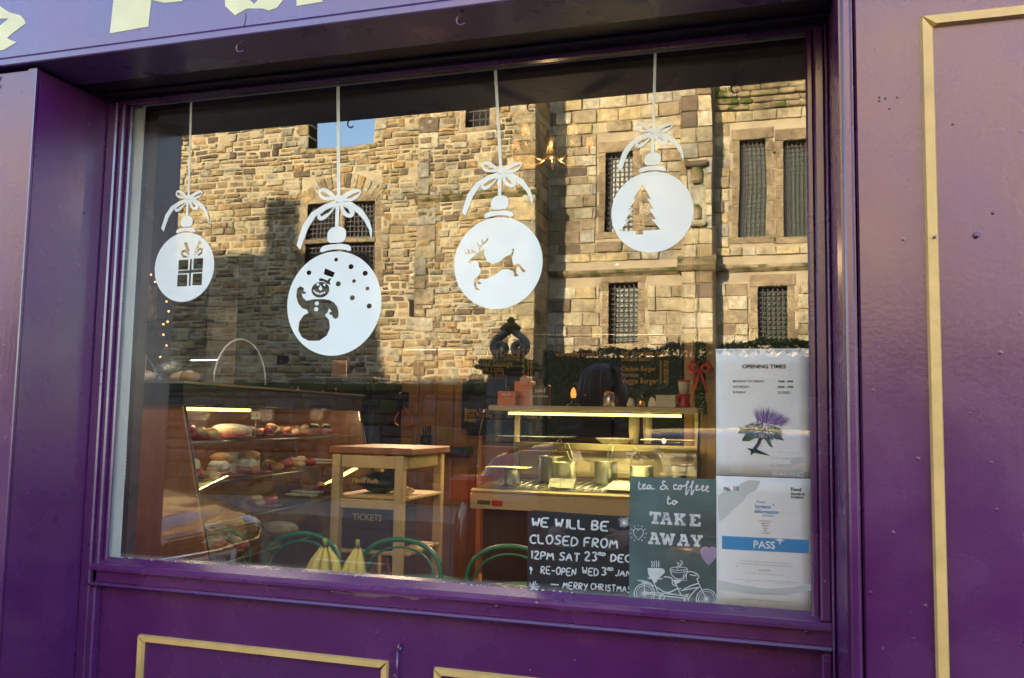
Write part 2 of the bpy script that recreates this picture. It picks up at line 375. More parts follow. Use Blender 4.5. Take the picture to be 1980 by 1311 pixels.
front = thing('painted_shopfront', 'purple and gold painted wooden shopfront with one large window', 'shopfront', (1, -.15, .12))
def part(name, mb, m, p=front, label=None): return tag(mk(name, mb, m, p), label)
g = MB(); g.bbox(-.56, -.066, -.30, .0, .12, 2.428, .006); g.bbox(-.095, -.066, -.3035, -.29, .12, 2.427, .002); pil = part('pilaster', g, M_pur)
g = MB(); g.add([(1.966, .0, .12), (1.974, -.298, .12), (2.0, -.298, .12), (2.0, 0, .12), (1.966, .0, 2.428), (1.974, -.298, 2.428), (2.0, -.298, 2.428), (2.0, 0, 2.428)], [(0, 1, 5, 4), (1, 2, 6, 5), (2, 3, 7, 6), (3, 0, 4, 7), (0, 3, 2, 1), (4, 5, 6, 7)])
g.bbox(2.0035, 3.35, -.295, .0, .12, 2.428, .004)
g.bbox(1.979, 1.9975, -.309, -.298, .12, 2.427, .004)
pilr = part('pilaster', g, M_pur, label='wide purple panelled pilaster with gold moulding')
def gold_frame(x0, x1, z0, z1, y, w, t, parent):
    for a, b, c, d in ((x0, x1, z1 - w, z1), (x0, x1, z0, z0 + w)):
        g = MB(); v = [(a, y, d), (b, y, d), (b - w, y, c), (a + w, y, c)] if d == z1 else [(a, y, c), (b, y, c), (b - w, y, d), (a + w, y, d)]
        cx = (a + b) / 2; cz_ = (c + d) / 2
        f = [(x + (cx - x) * 0 + (w * .18 if x < cx else -w * .18), y - t, cz_ + (z - cz_) * .72) for x, _, z in v]
        g.add(v + f, [(4, 5, 6, 7), (0, 1, 5, 4), (1, 2, 6, 5), (2, 3, 7, 6), (3, 0, 4, 7), (0, 3, 2, 1)]); mk('gold_moulding', g, M_gold, parent)
    for a, b in ((x0, x0 + w), (x1, x1 - w)):
        v = [(a, y, z0 + .0005), (a, y, z1 - .0005), (b, y, z1 - w - .0005), (b, y, z0 + w + .0005)]; cx = (a + b) / 2; mz = (z0 + z1) / 2
        f = [(cx + (x - cx) * .72, y - t, z + (w * .18 if z < mz else -w * .18)) for x, _, z in v]
        g = MB(); g.add(v + f, [(4, 5, 6, 7), (0, 1, 5, 4), (1, 2, 6, 5), (2, 3, 7, 6), (3, 0, 4, 7), (0, 3, 2, 1)]); mk('gold_moulding', g, M_gold, parent)
gold_frame(2.125, 3.1, .45, 2.304, -.2952, .0235, .012, pilr)
def bump_nail(x, y, z, r=.005, parent=front, name='nail'):
    g = MB(); g.ball((x, y, z), r, 8, jit=r * .12); g.ball((x + r * .7, y, z + r * .5), r * .55, 6); mk(name, g, M_pur, parent)
bump_nail(2.213, -.296, 1.863, .006, pilr); bump_nail(2.243, -.296, 1.905, .003, pilr); bump_nail(2.139, -.311, 1.86, .003, pilr)
for q in ((1700, 195), (1720, 210), (1712, 190), (1735, 188), (1700, 188), (1842, 240)): 
    p = V(*q, -.296); bump_nail(p.x, -.2955, p.z, .0022, pilr)
# fascia
g = MB(); g.bbox(-5, 5, -.318, -.13, 2.456, 3.0, .003); g.bbox(-5, 5, -.3215, -.15, 2.434, 2.4545, .003); g.box(-5, 5, -.34, .0, 3.002, 3.05)
fas = part('fascia', g, M_fas)
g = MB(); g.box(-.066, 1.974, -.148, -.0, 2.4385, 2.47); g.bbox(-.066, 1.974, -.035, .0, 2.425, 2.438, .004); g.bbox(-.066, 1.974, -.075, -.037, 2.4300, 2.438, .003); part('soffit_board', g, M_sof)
def letter(loops, name='letter'):
    g = MB()
    for o, hs in loops: g.poly([(p[0], p[1]) for p in o], [[(q[0], q[1]) for q in h] for h in hs], -.3181, .0012)
    mk(name, g, M_cream, fas)
def pz(pts): return [((lambda v: (v.x, v.z))(V(x, y, -.318))) for x, y in pts]
# 'e' of The: its sharp hooked tail, then P, a, l
letter([(pz([(-60, -30), (18, 24), (40, 30), (47, 38), (50, 46), (28, 62), (14, 74), (22, 78), (33, 82), (8, 97), (-14, 99), (-40, 96), (-75, 60), (-90, 0)]) , [pz([(-55, 0), (-8, 37), (18, 36), (-6, 55), (-30, 62)])])])
letter([(pz([(213, 65), (220, 0), (228, -120), (205, -170), (330, -185), (400, -120), (395, -40), (352, 3), (318, 6), (293, 0), (287, 52)]), [pz([(294, -22), (300, -130), (335, -120), (345, -60), (322, -12)])])])
letter([(pz([(436, 12), (433, -60), (480, -110), (545, -120), (550, -40), (548, 0), (535, 16), (520, 21), (508, 17), (478, 17), (455, 30)]), [pz([(477, -5), (480, -50), (510, -80), (508, -10), (492, 8)])])])
letter([(pz([(574, 12), (570, -150), (620, -165), (624, 4)]), [])])
# seam crack across the board below the a
g = MB(); p0 = V(476, 26, -.318); p1 = V(470, 55, -.318)
g.tube([p0, (p0 + p1) / 2 + Vector((.003, 0, 0)), p1], .0012, 5); mk('crack', g, M_dark, fas)
# right-hand of the front: door reveal of gold and purple beyond the frame
# window frame
wf = part('window_frame', MB(), M_pur) if False else None
g = MB()
def bead(g, x0, x1, z0, z1, along, inner):   # stepped, sloping glazing moulding; y from -.034 to 0
    pass
# bottom bead (sloping sill)
g.prism([(-.046, 1.052), (-.046, 1.060), (-.036, 1.068), (-.028, 1.069), (-.0015, 1.0835), (-.0015, 1.052)], -.028, 1.957)
fb = part('window_frame', g, M_pur); g = MB(); g.prism([(-.0355, 2.424), (-.03, 2.415), (-.0015, 2.419), (-.0015, 2.424)], -.028, 1.957)
mk('top_moulding', g, M_pur, fb)
g = MB()
for (a, b, c) in ((-.0655, -.031, -.0395), (-.0305, -.013, -.030), (-.0125, .0015, -.014)): g.bbox(a, b, c, -.0015, 1.069 if a > -.03 else .12, 2.4245, .004)
mk('side_moulding', g, M_pur, fb)
g = MB()
for (a, b, c) in ((1.9585, 1.9655, -.05), (1.935, 1.958, -.038), (1.918, 1.9345, -.018)): g.bbox(a, b, c, -.0015, 1.069 if a < 1.95 else .12, 2.4245, .004)
mk('side_moulding', g, M_pur, fb)
g = MB(); g.box(-.012, 1.93, 0, .006, 1.068, 2.4305)
pane = mk('pane', g, [M_clear, M_glass], fb)
for p in pane.data.polygons: p.material_index = 1 if abs(p.normal.y) > .9 and p.center.y + wloc(front).y < .001 else 0
g = MB(); g.box(-.02, .024, .0075, .016, 1.06, 2.425); g.box(.0245, 1.93, .0075, .016, 2.421, 2.44); mk('inner_frame', g, M_white, fb)
# rail and stall riser
g = MB(); g.bbox(-.0655, 1.9655, -.03, .0, 1.0175, 1.0515, .001); part('rail', g, M_purc)
g = MB(); g.prism([(-.030, 1.0172), (-.043, 1.0165), (-.047, 1.012), (-.04, 1.006), (-.03, 1.0035), (-.012, 1.0035), (-.012, 1.0172)], -.0295, 1.957)
g.bbox(-.03, -.0085, -.041, -.0121, .12, 1.003, .004); g.bbox(1.936, 1.957, -.041, -.0121, .12, 1.003, .004); part('panel_moulding', g, M_pur)
g = MB(); g.box(-.0655, 1.9655, -.012, .04, .12, 1.0174); rz_ = part('stall_riser', g, M_pur)
gold_frame(.129, .894, .35, .880, -.0122, .019, .012, rz_); gold_frame(1.019, 1.80, .35, .878, -.0122, .019, .012, rz_)
for x in (.276, .735, 1.185, 1.635, 1.906):
    g = MB(); z = 1.0435 + R.uniform(-.002, .002); g.lathe([(.0001, -.005), (.0048, -.0045), (.0052, -.001), (.0035, .0)], (0, 0, 0), 10, M=Matrix.Translation((x, -.0305, z)) @ Matrix.Rotation(-PI / 2, 4, 'X'))
    g.ball((x + .002, -.033, z + .004), .0026, 6, jit=.0006); mk('screw_head', g, M_pur, front)
def hook(x, y, z, parent, s=1, flip=1):
    g = MB(); pts = [(x, y, z + .012)] + [(x + flip * (-.006 + .0105 * math.cos(a)) * s, y, z - .008 * s + .0115 * math.sin(a) * s) for a in [PI / 2 + i * PI * 1.25 / 9 for i in range(10)]]
    g.tube(pts, .0022, 7); mk('hook', g, M_pur, parent)
hook(.575, -.295, 2.425, front, 1.1); hook(1.165, -.295, 2.425, front, 1.1); hook(-.196, -.3055, 2.405, front, .9); hook(1.75, -.295, 2.425, front, 1.1)
# oval catch plate with its hanging bar
g = MB(); g.lathe([(.0001, -.004), (.013, -.0035), (.0145, 0)], (0, 0, 0), 18, M=Matrix.Translation((.935, -.0122, .925)) @ Matrix.Rotation(-PI / 2, 4, 'X') @ Matrix.Diagonal((1, 1.7, -1, 1)), smooth=False)
g.tube([(.925, -.02 - .008 * math.cos(a), .918 + .009 * math.sin(a)) for a in [i * PI / 8 for i in range(-4, 12)]], .003, 7)
g.tube([(.922, -.022, .912), (.921, -.024, .86), (.92, -.022, .80)], .0032, 7); g.ball((.937, -.0175, .94), .003, 6); g.ball((.937, -.0175, .905), .003, 6)
g.tube([(.908, -.024, .845), (.917, -.026, .851), (.925, -.024, .842)], .0035, 6); part('catch', g, M_pur)
# second screw-in fixings above the gold frame, and the little broken putty bits along the glass
g = MB()
for i in range(60):
    x = R.uniform(0, 1.38) if i < 80 else R.uniform(0, 1.91); g.ball((x, -.0022, 1.0835 + R.uniform(-.0005, .0015)), R.uniform(.0006, .0019), 4, sx=R.uniform(1, 3), jit=.0005)
tag(mk('putty_crumbs', g, M_white, fb), kind='stuff')
# shop step and doorway beyond the frame: plain wall pieces stop here

# ------------------------------------------------------------------ WINDOW DECALS
def decal(name, label, cat, T, holes_px, islands_px, stem_px, group='white Christmas bauble window stickers'):
    """T: (centre px, centre py, rx, ry) of the bauble disc in the photograph. Shapes lie on the face of the pane."""
    cx_, cy_, rx, ry = T; yy = -.0004
    c = V(cx_, cy_, yy); r = ((V(cx_ + rx, cy_, yy) - V(cx_ - rx, cy_, yy)).length + (V(cx_, cy_ + ry, yy) - V(cx_, cy_ - ry, yy)).length) / 4
    U = lambda x, y: (c.x + x * r, c.z + y * r)
    root = thing(name, label, cat, (c.x, yy, c.z), group)
    disc = [U(math.cos(a), math.sin(a)) for a in [2 * PI * i / 72 for i in range(72)]]
    hs = [[U(*q) for q in h] for h in holes_px]
    g = MB(); g.poly(disc, hs, yy)
    for isl in islands_px: g.poly([U(*q) for q in isl], [], yy)
    mk('bauble', g, M_film, root)
    def b2(pts): return [U((x - 380) / 329, -(y - 904) / 366) for x, y in pts]
    lay = [0]
    def pc(nm, o, hs=()):
        lay[0] += 1; g = MB(); g.poly(b2(o), [b2(h) for h in hs], yy - .0003 * (lay[0] % 4) - .0005); mk(nm, g, M_film, root)
    def smooth(pts):      # round the traced outline once
        o = []
        for i, p in enumerate(pts):
            q = pts[(i + 1) % len(pts)]; o.append((p[0] * .75 + q[0] * .25, p[1] * .75 + q[1] * .25)); o.append((p[0] * .25 + q[0] * .75, p[1] * .25 + q[1] * .75))
        return o
    pc('bow_loop', smooth([(375, 150), (330, 100), (290, 78), (255, 82), (243, 115), (255, 148), (300, 172), (375, 170)]), [[(260, 105), (285, 105), (340, 148), (300, 146), (268, 128)]])
    pc('bow_loop', smooth([(400, 150), (450, 118), (510, 98), (548, 108), (543, 145), (505, 182), (450, 192), (400, 175)]), [[(440, 165), (490, 135), (535, 122), (530, 140), (480, 165)]])
    pc('bow_loop', smooth([(375, 185), (320, 215), (258, 255), (238, 285), (260, 314), (300, 307), (345, 262), (382, 205)]), [[(362, 218), (300, 240), (262, 270), (275, 284), (330, 255)]])
    pc('bow_loop', smooth([(395, 190), (408, 250), (436, 292), (480, 308), (508, 282), (500, 240), (460, 198), (405, 180)]), [[(424, 215), (462, 243), (478, 275), (456, 272), (432, 240)]])
    pc('ribbon_tail', [(370, 172), (290, 198), (200, 250), (140, 340), (102, 480), (130, 515), (152, 445), (182, 360), (232, 280), (300, 226), (375, 196)])
    pc('ribbon_tail', [(400, 178), (480, 190), (560, 250), (610, 330), (632, 400), (628, 468), (612, 400), (572, 325), (520, 268), (450, 218), (405, 196)])
    pc('bow_knot', [(390 + 26 * math.cos(a), 160 + 28 * math.sin(a)) for a in [2 * PI * i / 16 for i in range(16)]])
    pc('bauble_neck', smooth([(322, 476), (318, 410), (335, 378), (365, 362), (410, 362), (440, 378), (454, 410), (444, 470), (400, 477)]))
    pc('bauble_cap', smooth([(272, 545), (276, 505), (320, 487), (440, 487), (486, 502), (492, 545), (430, 524), (340, 524)]))
    pc('strap', [(372, 190), (398, 190), (398, 372), (372, 372)])
    kx = U((389 - 380) / 329, 0)[0]; top = V(*stem_px, yy); kz = U(0, -(150 - 904) / 366)[1]; w_ = .034 * r
    g = MB(); g.poly([(kx - w_, kz), (kx + w_, kz), (top.x + w_, 2.4135), (top.x - w_, 2.4135)], [], yy); mk('hanging_strap', g, M_film, root)
    # frosted sparkles printed on the ball
    return root
def tr(pts, cx, cy, rx, ry): return [((x - cx) / rx, -(y - cy) / ry) for x, y in pts]
def rect(a, b, c, d): return [(a, b), (c, b), (c, d), (a, d)]
def dots(lst, tf, n=14): return [tf([(x + r * math.cos(a), y + r * math.sin(a)) for a in [2 * PI * i / n for i in range(n)]]) for x, y, r in lst]
gf = lambda p: tr(p, 358, 893, 130, 151)
decal('gift_bauble_sticker', 'smallest white bauble sticker, with a wrapped gift cut out of it', 'sticker', (356, 516.5, 56, 68),
      [gf(rect(333, 861, 376, 904)), gf(rect(398, 857, 440, 903)), gf(rect(331, 925, 375, 977)), gf(rect(398, 923, 439, 974)),
       gf([(383, 858), (391, 858), (391, 905), (439, 904), (439, 918), (391, 919), (390, 976), (382, 976), (382, 920), (333, 921), (333, 908), (382, 907)]),
       gf([(352, 788), (364, 782), (379, 822), (377, 846)]), gf([(418, 779), (430, 787), (405, 846), (400, 830)]),
       gf([(379, 850), (352, 852), (340, 836), (345, 817), (362, 817), (374, 832), (371, 838), (358, 826), (350, 832), (356, 842)]),
       gf([(400, 850), (408, 828), (424, 810), (438, 815), (436, 835), (420, 848), (414, 842), (428, 832), (430, 822), (420, 822), (410, 838)])], [], (370, 190))
sm = lambda p: tr(p, 380, 904, 329, 366)
decal('snowman_bauble_sticker', 'largest white bauble sticker, with a snowman in a hat and snowflakes cut out', 'sticker', (645, 586.5, 90, 101.5),
      [sm([(235, 872), (190, 882), (165, 862), (150, 830), (178, 834), (182, 820), (165, 812), (165, 790), (140, 776), (117, 795), (113, 850), (130, 900), (160, 935), (193, 945), (203, 968), (170, 985), (142, 1030), (137, 1090), (165, 1140), (215, 1165), (290, 1165), (340, 1130), (361, 1080), (353, 1020), (322, 985), (340, 968), (350, 938), (368, 960), (350, 972), (356, 985), (371, 985), (380, 1005), (400, 1015), (418, 1000), (418, 970), (408, 930), (385, 900), (350, 880), (300, 872)]),
       sm([(284 + 64 * math.cos(a), 806 + 56 * math.sin(a)) for a in [2 * PI * i / 24 for i in range(24)]]),
       sm([(312, 655), (383, 688), (368, 722), (303, 696)]), sm([(270, 727), (290, 724), (330, 742), (346, 726), (358, 728), (348, 752), (356, 772), (340, 770), (300, 745), (275, 745)])]
      + dots([(388, 597, 14), (493, 650, 18), (592, 700, 18), (198, 682, 17), (408, 768, 18), (517, 752, 13), (611, 807, 14), (509, 869, 18), (627, 929, 18)], sm),
      dots([(265, 768, 10), (311, 772, 9), (262, 902, 14), (259, 943, 15), (240, 812, 6), (252, 824, 7), (266, 832, 8), (284, 836, 7), (299, 831, 7), (313, 826, 6)], sm, 10) + [sm([(284, 772), (298, 800), (286, 812), (271, 800)])], (654, 158))
dr = lambda p: tr(p, 594, 1016, 192, 200)
decal('deer_bauble_sticker', 'white bauble sticker right of centre, with a leaping antlered deer cut out', 'sticker', (962.5, 508.5, 85, 89),
      [dr([(462, 1008), (475, 993), (490, 981), (505, 968), (520, 955), (534, 953), (531, 966), (537, 985), (546, 1005), (570, 1020), (600, 1012), (625, 991), (648, 982), (658, 968), (655, 956), (663, 960), (661, 982), (655, 992), (657, 1010), (661, 1028), (688, 1023), (703, 1042), (716, 1058), (702, 1060), (685, 1035), (676, 1040), (675, 1062), (686, 1076), (666, 1078), (661, 1054), (640, 1045), (615, 1045), (580, 1070), (540, 1084), (524, 1082), (508, 1088), (526, 1104), (512, 1107), (500, 1095), (504, 1118), (518, 1132), (500, 1130), (492, 1110), (494, 1080), (512, 1068), (521, 1050), (513, 1030), (505, 1005), (490, 1001), (474, 1014)]),
       dr([(508, 961), (511, 946), (499, 925), (503, 923), (515, 939), (523, 931), (520, 908), (525, 908), (529, 926), (540, 916), (552, 897), (549, 918), (533, 935), (517, 949), (513, 959)]),
       dr([(499, 967), (490, 969), (465, 973), (450, 969), (448, 954), (453, 965), (463, 968), (461, 950), (466, 950), (471, 967), (480, 965), (476, 944), (481, 944), (487, 964), (498, 961)])], [], (958, 127))
tf = lambda p: tr(p, 466, 740, 169, 166)
decal('tree_bauble_sticker', 'highest white bauble sticker, with a fir tree cut out of it', 'sticker', (1260.5, 410, 79.5, 78),
      [tf([(427, 622), (462, 686), (447, 684), (473, 727), (455, 726), (483, 772), (465, 770), (503, 814), (431, 815), (431, 830), (400, 830), (400, 815), (330, 813), (372, 768), (353, 770), (387, 723), (369, 726), (400, 683), (387, 687)])], [], (1267, 92))

# ------------------------------------------------------------------ NOTICES IN THE WINDOW
def stroke(g, pts, w, y, mi=0): g.tube([(x, y, z) for x, z in pts], w, 6, mi=mi, flat=.35)
GL = {'W': [[(0, 6), (1, 0), (2, 4), (3, 0), (4, 6)]], 'E': [[(4, 6), (0, 6), (0, 0), (4, 0)], [(0, 3), (3, 3)]], 'I': [[(1.5, 6), (1.5, 0)]], 'L': [[(0, 6), (0, 0), (3.6, 0)]],
      'B': [[(0, 0), (0, 6), (2.6, 5.7), (3, 4.4), (2.3, 3.2), (0, 3), (2.8, 2.6), (3.5, 1.3), (2.6, .1), (0, 0)]], 'C': [[(3.8, 5), (2.4, 6), (.6, 5), (0, 3), (.8, .8), (2.4, 0), (4, .8)]],
      'O': [[(2, 6), (.4, 5), (0, 2.8), (1, .3), (2.4, 0), (3.8, 1.4), (4, 3.8), (3.2, 5.5), (2, 6)]], 'S': [[(3.6, 5.4), (2, 6), (.5, 5), (1, 3.6), (3, 2.6), (3.5, 1.2), (2, 0), (0, .6)]],
      'D': [[(0, 0), (0, 6), (2.6, 5.4), (4, 3), (2.8, .6), (0, 0)]], 'F': [[(0, 0), (0, 6), (3.6, 6)], [(0, 3.1), (2.8, 3.1)]], 'R': [[(0, 0), (0, 6), (2.8, 5.7), (3.2, 4.3), (2.4, 3.1), (0, 3), (3.6, 0)]],
      'M': [[(0, 0), (.8, 6), (2.2, 2), (3.8, 6), (4.8, 0)]], '1': [[(1, 6), (1, 0)]], '2': [[(0, 4.8), (1.2, 6), (2.8, 5.4), (2.6, 3.6), (0, 0), (3.4, 0)]], 'P': [[(0, 0), (0, 6), (2.8, 5.6), (3.1, 4), (2, 2.9), (0, 2.8)]],
      'A': [[(0, 0), (2, 6), (4, 0)], [(.8, 2.2), (3.3, 2.2)]], 'T': [[(0, 6), (4, 6)], [(2, 6), (2, 0)]], '3': [[(0, 5.4), (1.6, 6), (2.9, 4.9), (1.4, 3.3), (3, 1.8), (1.8, 0), (0, .5)]],
      '&': [[(2.8, 3.2), (.4, 3.4), (1.6, 5.6), (1.6, -.6)]], '-': [[(0, 3), (3, 3)]], 'N': [[(0, 0), (.4, 6), (3.4, 0), (3.8, 6)]], 'H': [[(0, 6), (0, 0)], [(3.6, 6), (3.6, 0)], [(0, 3), (3.6, 3)]],
      'J': [[(3, 6), (3, 1), (1.8, 0), (.3, .8)]], 'Y': [[(0, 6), (1.8, 3.2)], [(3.8, 6), (1.2, -.6)]]}
def hand(g, s, x, z, h, y, w=.0021, slope=0, sp=1.35):
    u = h / 6
    for ch in s:
        if ch == ' ': x += u * 2.6; continue
        mxw = max(p[0] for l in GL[ch] for p in l); dz = R.uniform(-.3, .3) * u; sh = R.uniform(0, .09)
        for l in GL[ch]:
            pts = []
            for a, b in zip(l, l[1:]):
                for t in (0, .33, .66): pts.append((a[0] + (b[0] - a[0]) * t, a[1] + (b[1] - a[1]) * t))
            pts.append(l[-1])
            for _ in range(1): pts = [pts[0]] + [((p[0] + 2 * q[0] + r[0]) / 4, (p[1] + 2 * q[1] + r[1]) / 4) for p, q, r in zip(pts, pts[1:], pts[2:])] + [pts[-1]]
            stroke(g, [(x + (p[0] + p[1] * sh) * u, z + dz + p[1] * u + slope * (x - 1.25)) for p in pts], w, y)
        x += (mxw + sp) * u
    return x
# handwritten black board
bb = thing('closing_notice_board', 'black chalkboard with handwritten white Christmas closing notice on the sill', 'notice', (1.375, .02, 1.07))
g = MB(); pts = [(1.2475, 1.075), (1.2475, 1.262), (1.252, 1.270), (1.26, 1.2735), (1.508, 1.2695), (1.508, 1.075)]; g.poly(pts, [], .026, .004); mk('board', g, M_chalk, bb)
g = MB(); yb = .0212
def pen(s, px, py, hpx, w=.0021, to=None):
    p = V(px, py, yb); q = V(px, py - hpx, yb); h = q.z - p.z
    if to:
        x1 = V(to, py, yb).x; u = h / 6; tot = sum((2.6 if c == ' ' else max(a[0] for l in GL[c] for a in l) + 1.35) for c in s) * u
        k = (x1 - p.x) / tot
    else: k = 1
    g2 = MB(); hand(g2, s, 0, 0, h, yb, w / 1); 
    for v in g2.v: v.x = p.x + v.x * k; v.z = p.z + v.z
    mk('handwriting', g2, M_pen, bb)
pen('WE WILL BE', 1028, 1018, 17, .0025, 1180); pen('CLOSED FROM', 1024, 1050, 17, .0023, 1198); pen('12PM SAT', 1026, 1080, 15, .0022, 1124); pen('23', 1130, 1084, 17, .0022, 1158)
pen('RD', 1157, 1074, 6, .0014, 1172); pen('DEC', 1181, 1085, 14, .0022, 1222); pen('&', 1022, 1108, 15, .0018, 1033); pen('RE-OPEN', 1046, 1109, 14, .0019, 1116); pen('WED', 1126, 1111, 14, .0019, 1160); pen('3', 1163, 1112, 15, .0019, 1176)
pen('RD', 1175, 1103, 6, .0012, 1187); pen('JAN', 1189, 1113, 12, .0016, 1222); pen('-', 1064, 1135, 10, .0017, 1086); pen('MERRY', 1088, 1138, 13, .0018, 1138); pen('CHRISTMAS', 1142, 1140, 12, .0016, 1222)
for (cx_, cy_) in ((1208, 1010), (1032, 1136)):
    g = MB()      # tinsel stars drawn in pen
    c = V(cx_, cy_, yb)
    for k in range(16):
        a = k * 2 * PI / 16 + R.uniform(-.1, .1); L = R.uniform(.010, .017); stroke(g, [(c.x, c.z), (c.x + L * math.cos(a), max(1.0765, c.z + L * math.sin(a)))], .0009, yb)
    mk('tinsel_drawing', g, M_pen, bb)

# tea & coffee poster
tp = thing('take_away_poster', 'slate green poster with white tandem bicycle carrying two cups, between board and paper sheets', 'poster', (1.6, .014, 1.07))
ty = .0150; g = MB()
a, b_ = V(1217.5, 921, ty), V(1386, 923, ty); g.box(a.x, b_.x, ty, ty + .001, 1.069, a.z); mk('sheet', g, M_slate, tp)
tb = ty - .0004
def onp(px, py): v = V(px, py, tb); return (v.x, v.z)
TP = lambda X, Y: (1210 + X / 5.042, 920 + Y / 5.042)        # from my enlarged view of the poster
def S(g, pts, w=.0011, closed=False):
    q = [onp(*TP(*p)) for p in pts]
    if closed: q = q + [q[0]]
    stroke(g, q, w, tb)
def smoothl(pts, n=2):
    for _ in range(n):
        o = [pts[0]]
        for p, q in zip(pts, pts[1:]): o += [(p[0] * .75 + q[0] * .25, p[1] * .75 + q[1] * .25), (p[0] * .25 + q[0] * .75, p[1] * .25 + q[1] * .75)]
        pts = o + [pts[-1]]
    return pts
g = MB()
def C(pts, w=.0019): S(g, smoothl(pts), w)
# 'tea & coffee' in script
C([(118, 88), (150, 84)], .0012); C([(133, 55), (124, 100), (128, 130), (142, 132), (160, 118)]); C([(160, 112), (190, 95), (186, 80), (170, 85), (165, 112), (176, 134), (205, 118)])
C([(238, 92), (218, 92), (208, 112), (214, 132), (232, 124), (246, 92)]); C([(246, 92), (244, 122), (252, 134), (282, 122)])
C([(386, 62), (372, 50), (356, 60), (362, 82), (384, 96), (404, 128), (418, 134)]); C([(404, 96), (380, 128), (350, 136), (334, 120), (346, 102), (372, 92)])
C([(494, 100), (492, 86), (474, 86), (464, 108), (474, 136), (506, 124)]); C([(530, 92), (514, 100), (512, 124), (526, 138), (544, 122), (540, 100), (530, 92), (560, 100)])
C([(560, 106), (600, 80), (612, 56), (606, 50), (596, 66), (590, 140), (584, 180), (592, 188), (606, 150), (620, 130)]); C([(620, 116), (648, 84), (660, 56), (654, 50), (646, 66), (640, 146), (636, 182), (646, 186), (658, 150), (672, 136)])
C([(678, 124), (704, 106), (702, 92), (688, 94), (682, 120), (692, 146), (728, 128)]); C([(738, 126), (760, 108), (756, 94), (744, 98), (738, 124), (748, 150), (784, 132)]); C([(784, 130), (804, 112), (800, 98), (788, 102), (782, 128), (792, 156), (812, 150)], .0017)
C([(404, 226), (440, 222)], .0012); C([(418, 196), (408, 240), (410, 272), (424, 278), (446, 262)]); C([(474, 240), (456, 250), (454, 270), (468, 282), (490, 268), (486, 246), (474, 240), (508, 262)])
mk('lettering', g, M_pen, tp); g = MB()
# steam, hearts
for dx in (0, 22, 44, 66): C([(258 + dx, 830), (250 + dx, 845), (262 + dx, 862), (252 + dx, 878), (258 + dx, 892)], .0011)
C([(496, 842), (520, 862), (498, 888), (508, 912)], .0011); C([(532, 826), (560, 850), (528, 880), (524, 896)], .0011); C([(520, 846), (540, 866), (518, 886)], .0008)
tag(mk('steam_drawing', g, M_pen, tp), kind='stuff'); g = MB(); hl = [(118, 534), (110, 516), (88, 518), (72, 536), (76, 566), (98, 596), (122, 626), (150, 596), (170, 566), (170, 536), (152, 516), (130, 518), (118, 534)]; S(g, hl, .0009)
for k in range(12):
    a = k * 2 * PI / 12; 
    if 1.2 < a % (2 * PI) < 1.9: continue
    S(g, [(122 + 66 * math.cos(a), 562 + 70 * math.sin(a)), (122 + 82 * math.cos(a), 562 + 86 * math.sin(a))], .0009)
mk('heart_drawing', g, M_pen, tp); g = MB()
# tandem bicycle
def wheel(cx_, cy_, rx, ry, hub):
    S(g, [(cx_ + rx * math.cos(t), cy_ + ry * math.sin(t)) for t in [2 * PI * i / 28 for i in range(28)]], .0013, True)
    S(g, [(cx_ + rx * .8 * math.cos(t), cy_ + ry * .8 * math.sin(t)) for t in [2 * PI * i / 28 for i in range(28)]], .0008, True)
    for k in range(18):
        t = 2 * PI * k / 18 + .1; S(g, [(cx_ + 8 * math.cos(t), cy_ + 8 * math.sin(t)), (cx_ + rx * .8 * math.cos(t), cy_ + ry * .8 * math.sin(t))], .00045)
    S(g, [(cx_ + hub * .5 * math.cos(t), cy_ + hub * .5 * math.sin(t)) for t in [2 * PI * i / 10 for i in range(10)]], hub * .00011, True)
wheel(182, 1148, 100, 96, 26); wheel(786, 1202, 98, 96, 18)
for p in ([(270, 1030), (320, 1150)], [(300, 1085), (400, 1150), (500, 1100), (540, 1100)], [(190, 1148), (350, 1168), (590, 1196)], [(190, 1140), (340, 1140), (600, 1172)], [(485, 1050), (545, 1175)], [(400, 1150), (470, 1120)],
          [(560, 1110), (640, 1068), (710, 1050)], [(540, 1120), (640, 1100), (700, 1090)], [(600, 1210), (660, 1130), (720, 1080)], [(690, 1000), (740, 1110), (786, 1202)], [(690, 1012), (716, 990), (700, 960), (660, 940), (620, 930), (600, 945)],
          [(625, 965), (690, 975)], [(112, 1018), (210, 1028), (275, 1080)], [(150, 1035), (250, 1050)], [(180, 1040), (182, 1140)], [(370, 984), (440, 990), (455, 1010), (452, 1060), (490, 1072)], [(345, 1170), (330, 1225)], [(585, 1196), (570, 1240)], [(585, 1160), (620, 1155)], [(602, 1155), (600, 1190)]):
    C(p, .0014 if len(p) > 2 else .0013)
S(g, [(350 + 26 * math.cos(t), 1182 + 28 * math.sin(t)) for t in [2 * PI * i / 16 for i in range(16)]], .001, True); S(g, [(590 + 26 * math.cos(t), 1204 + 28 * math.sin(t)) for t in [2 * PI * i / 16 for i in range(16)]], .001, True)
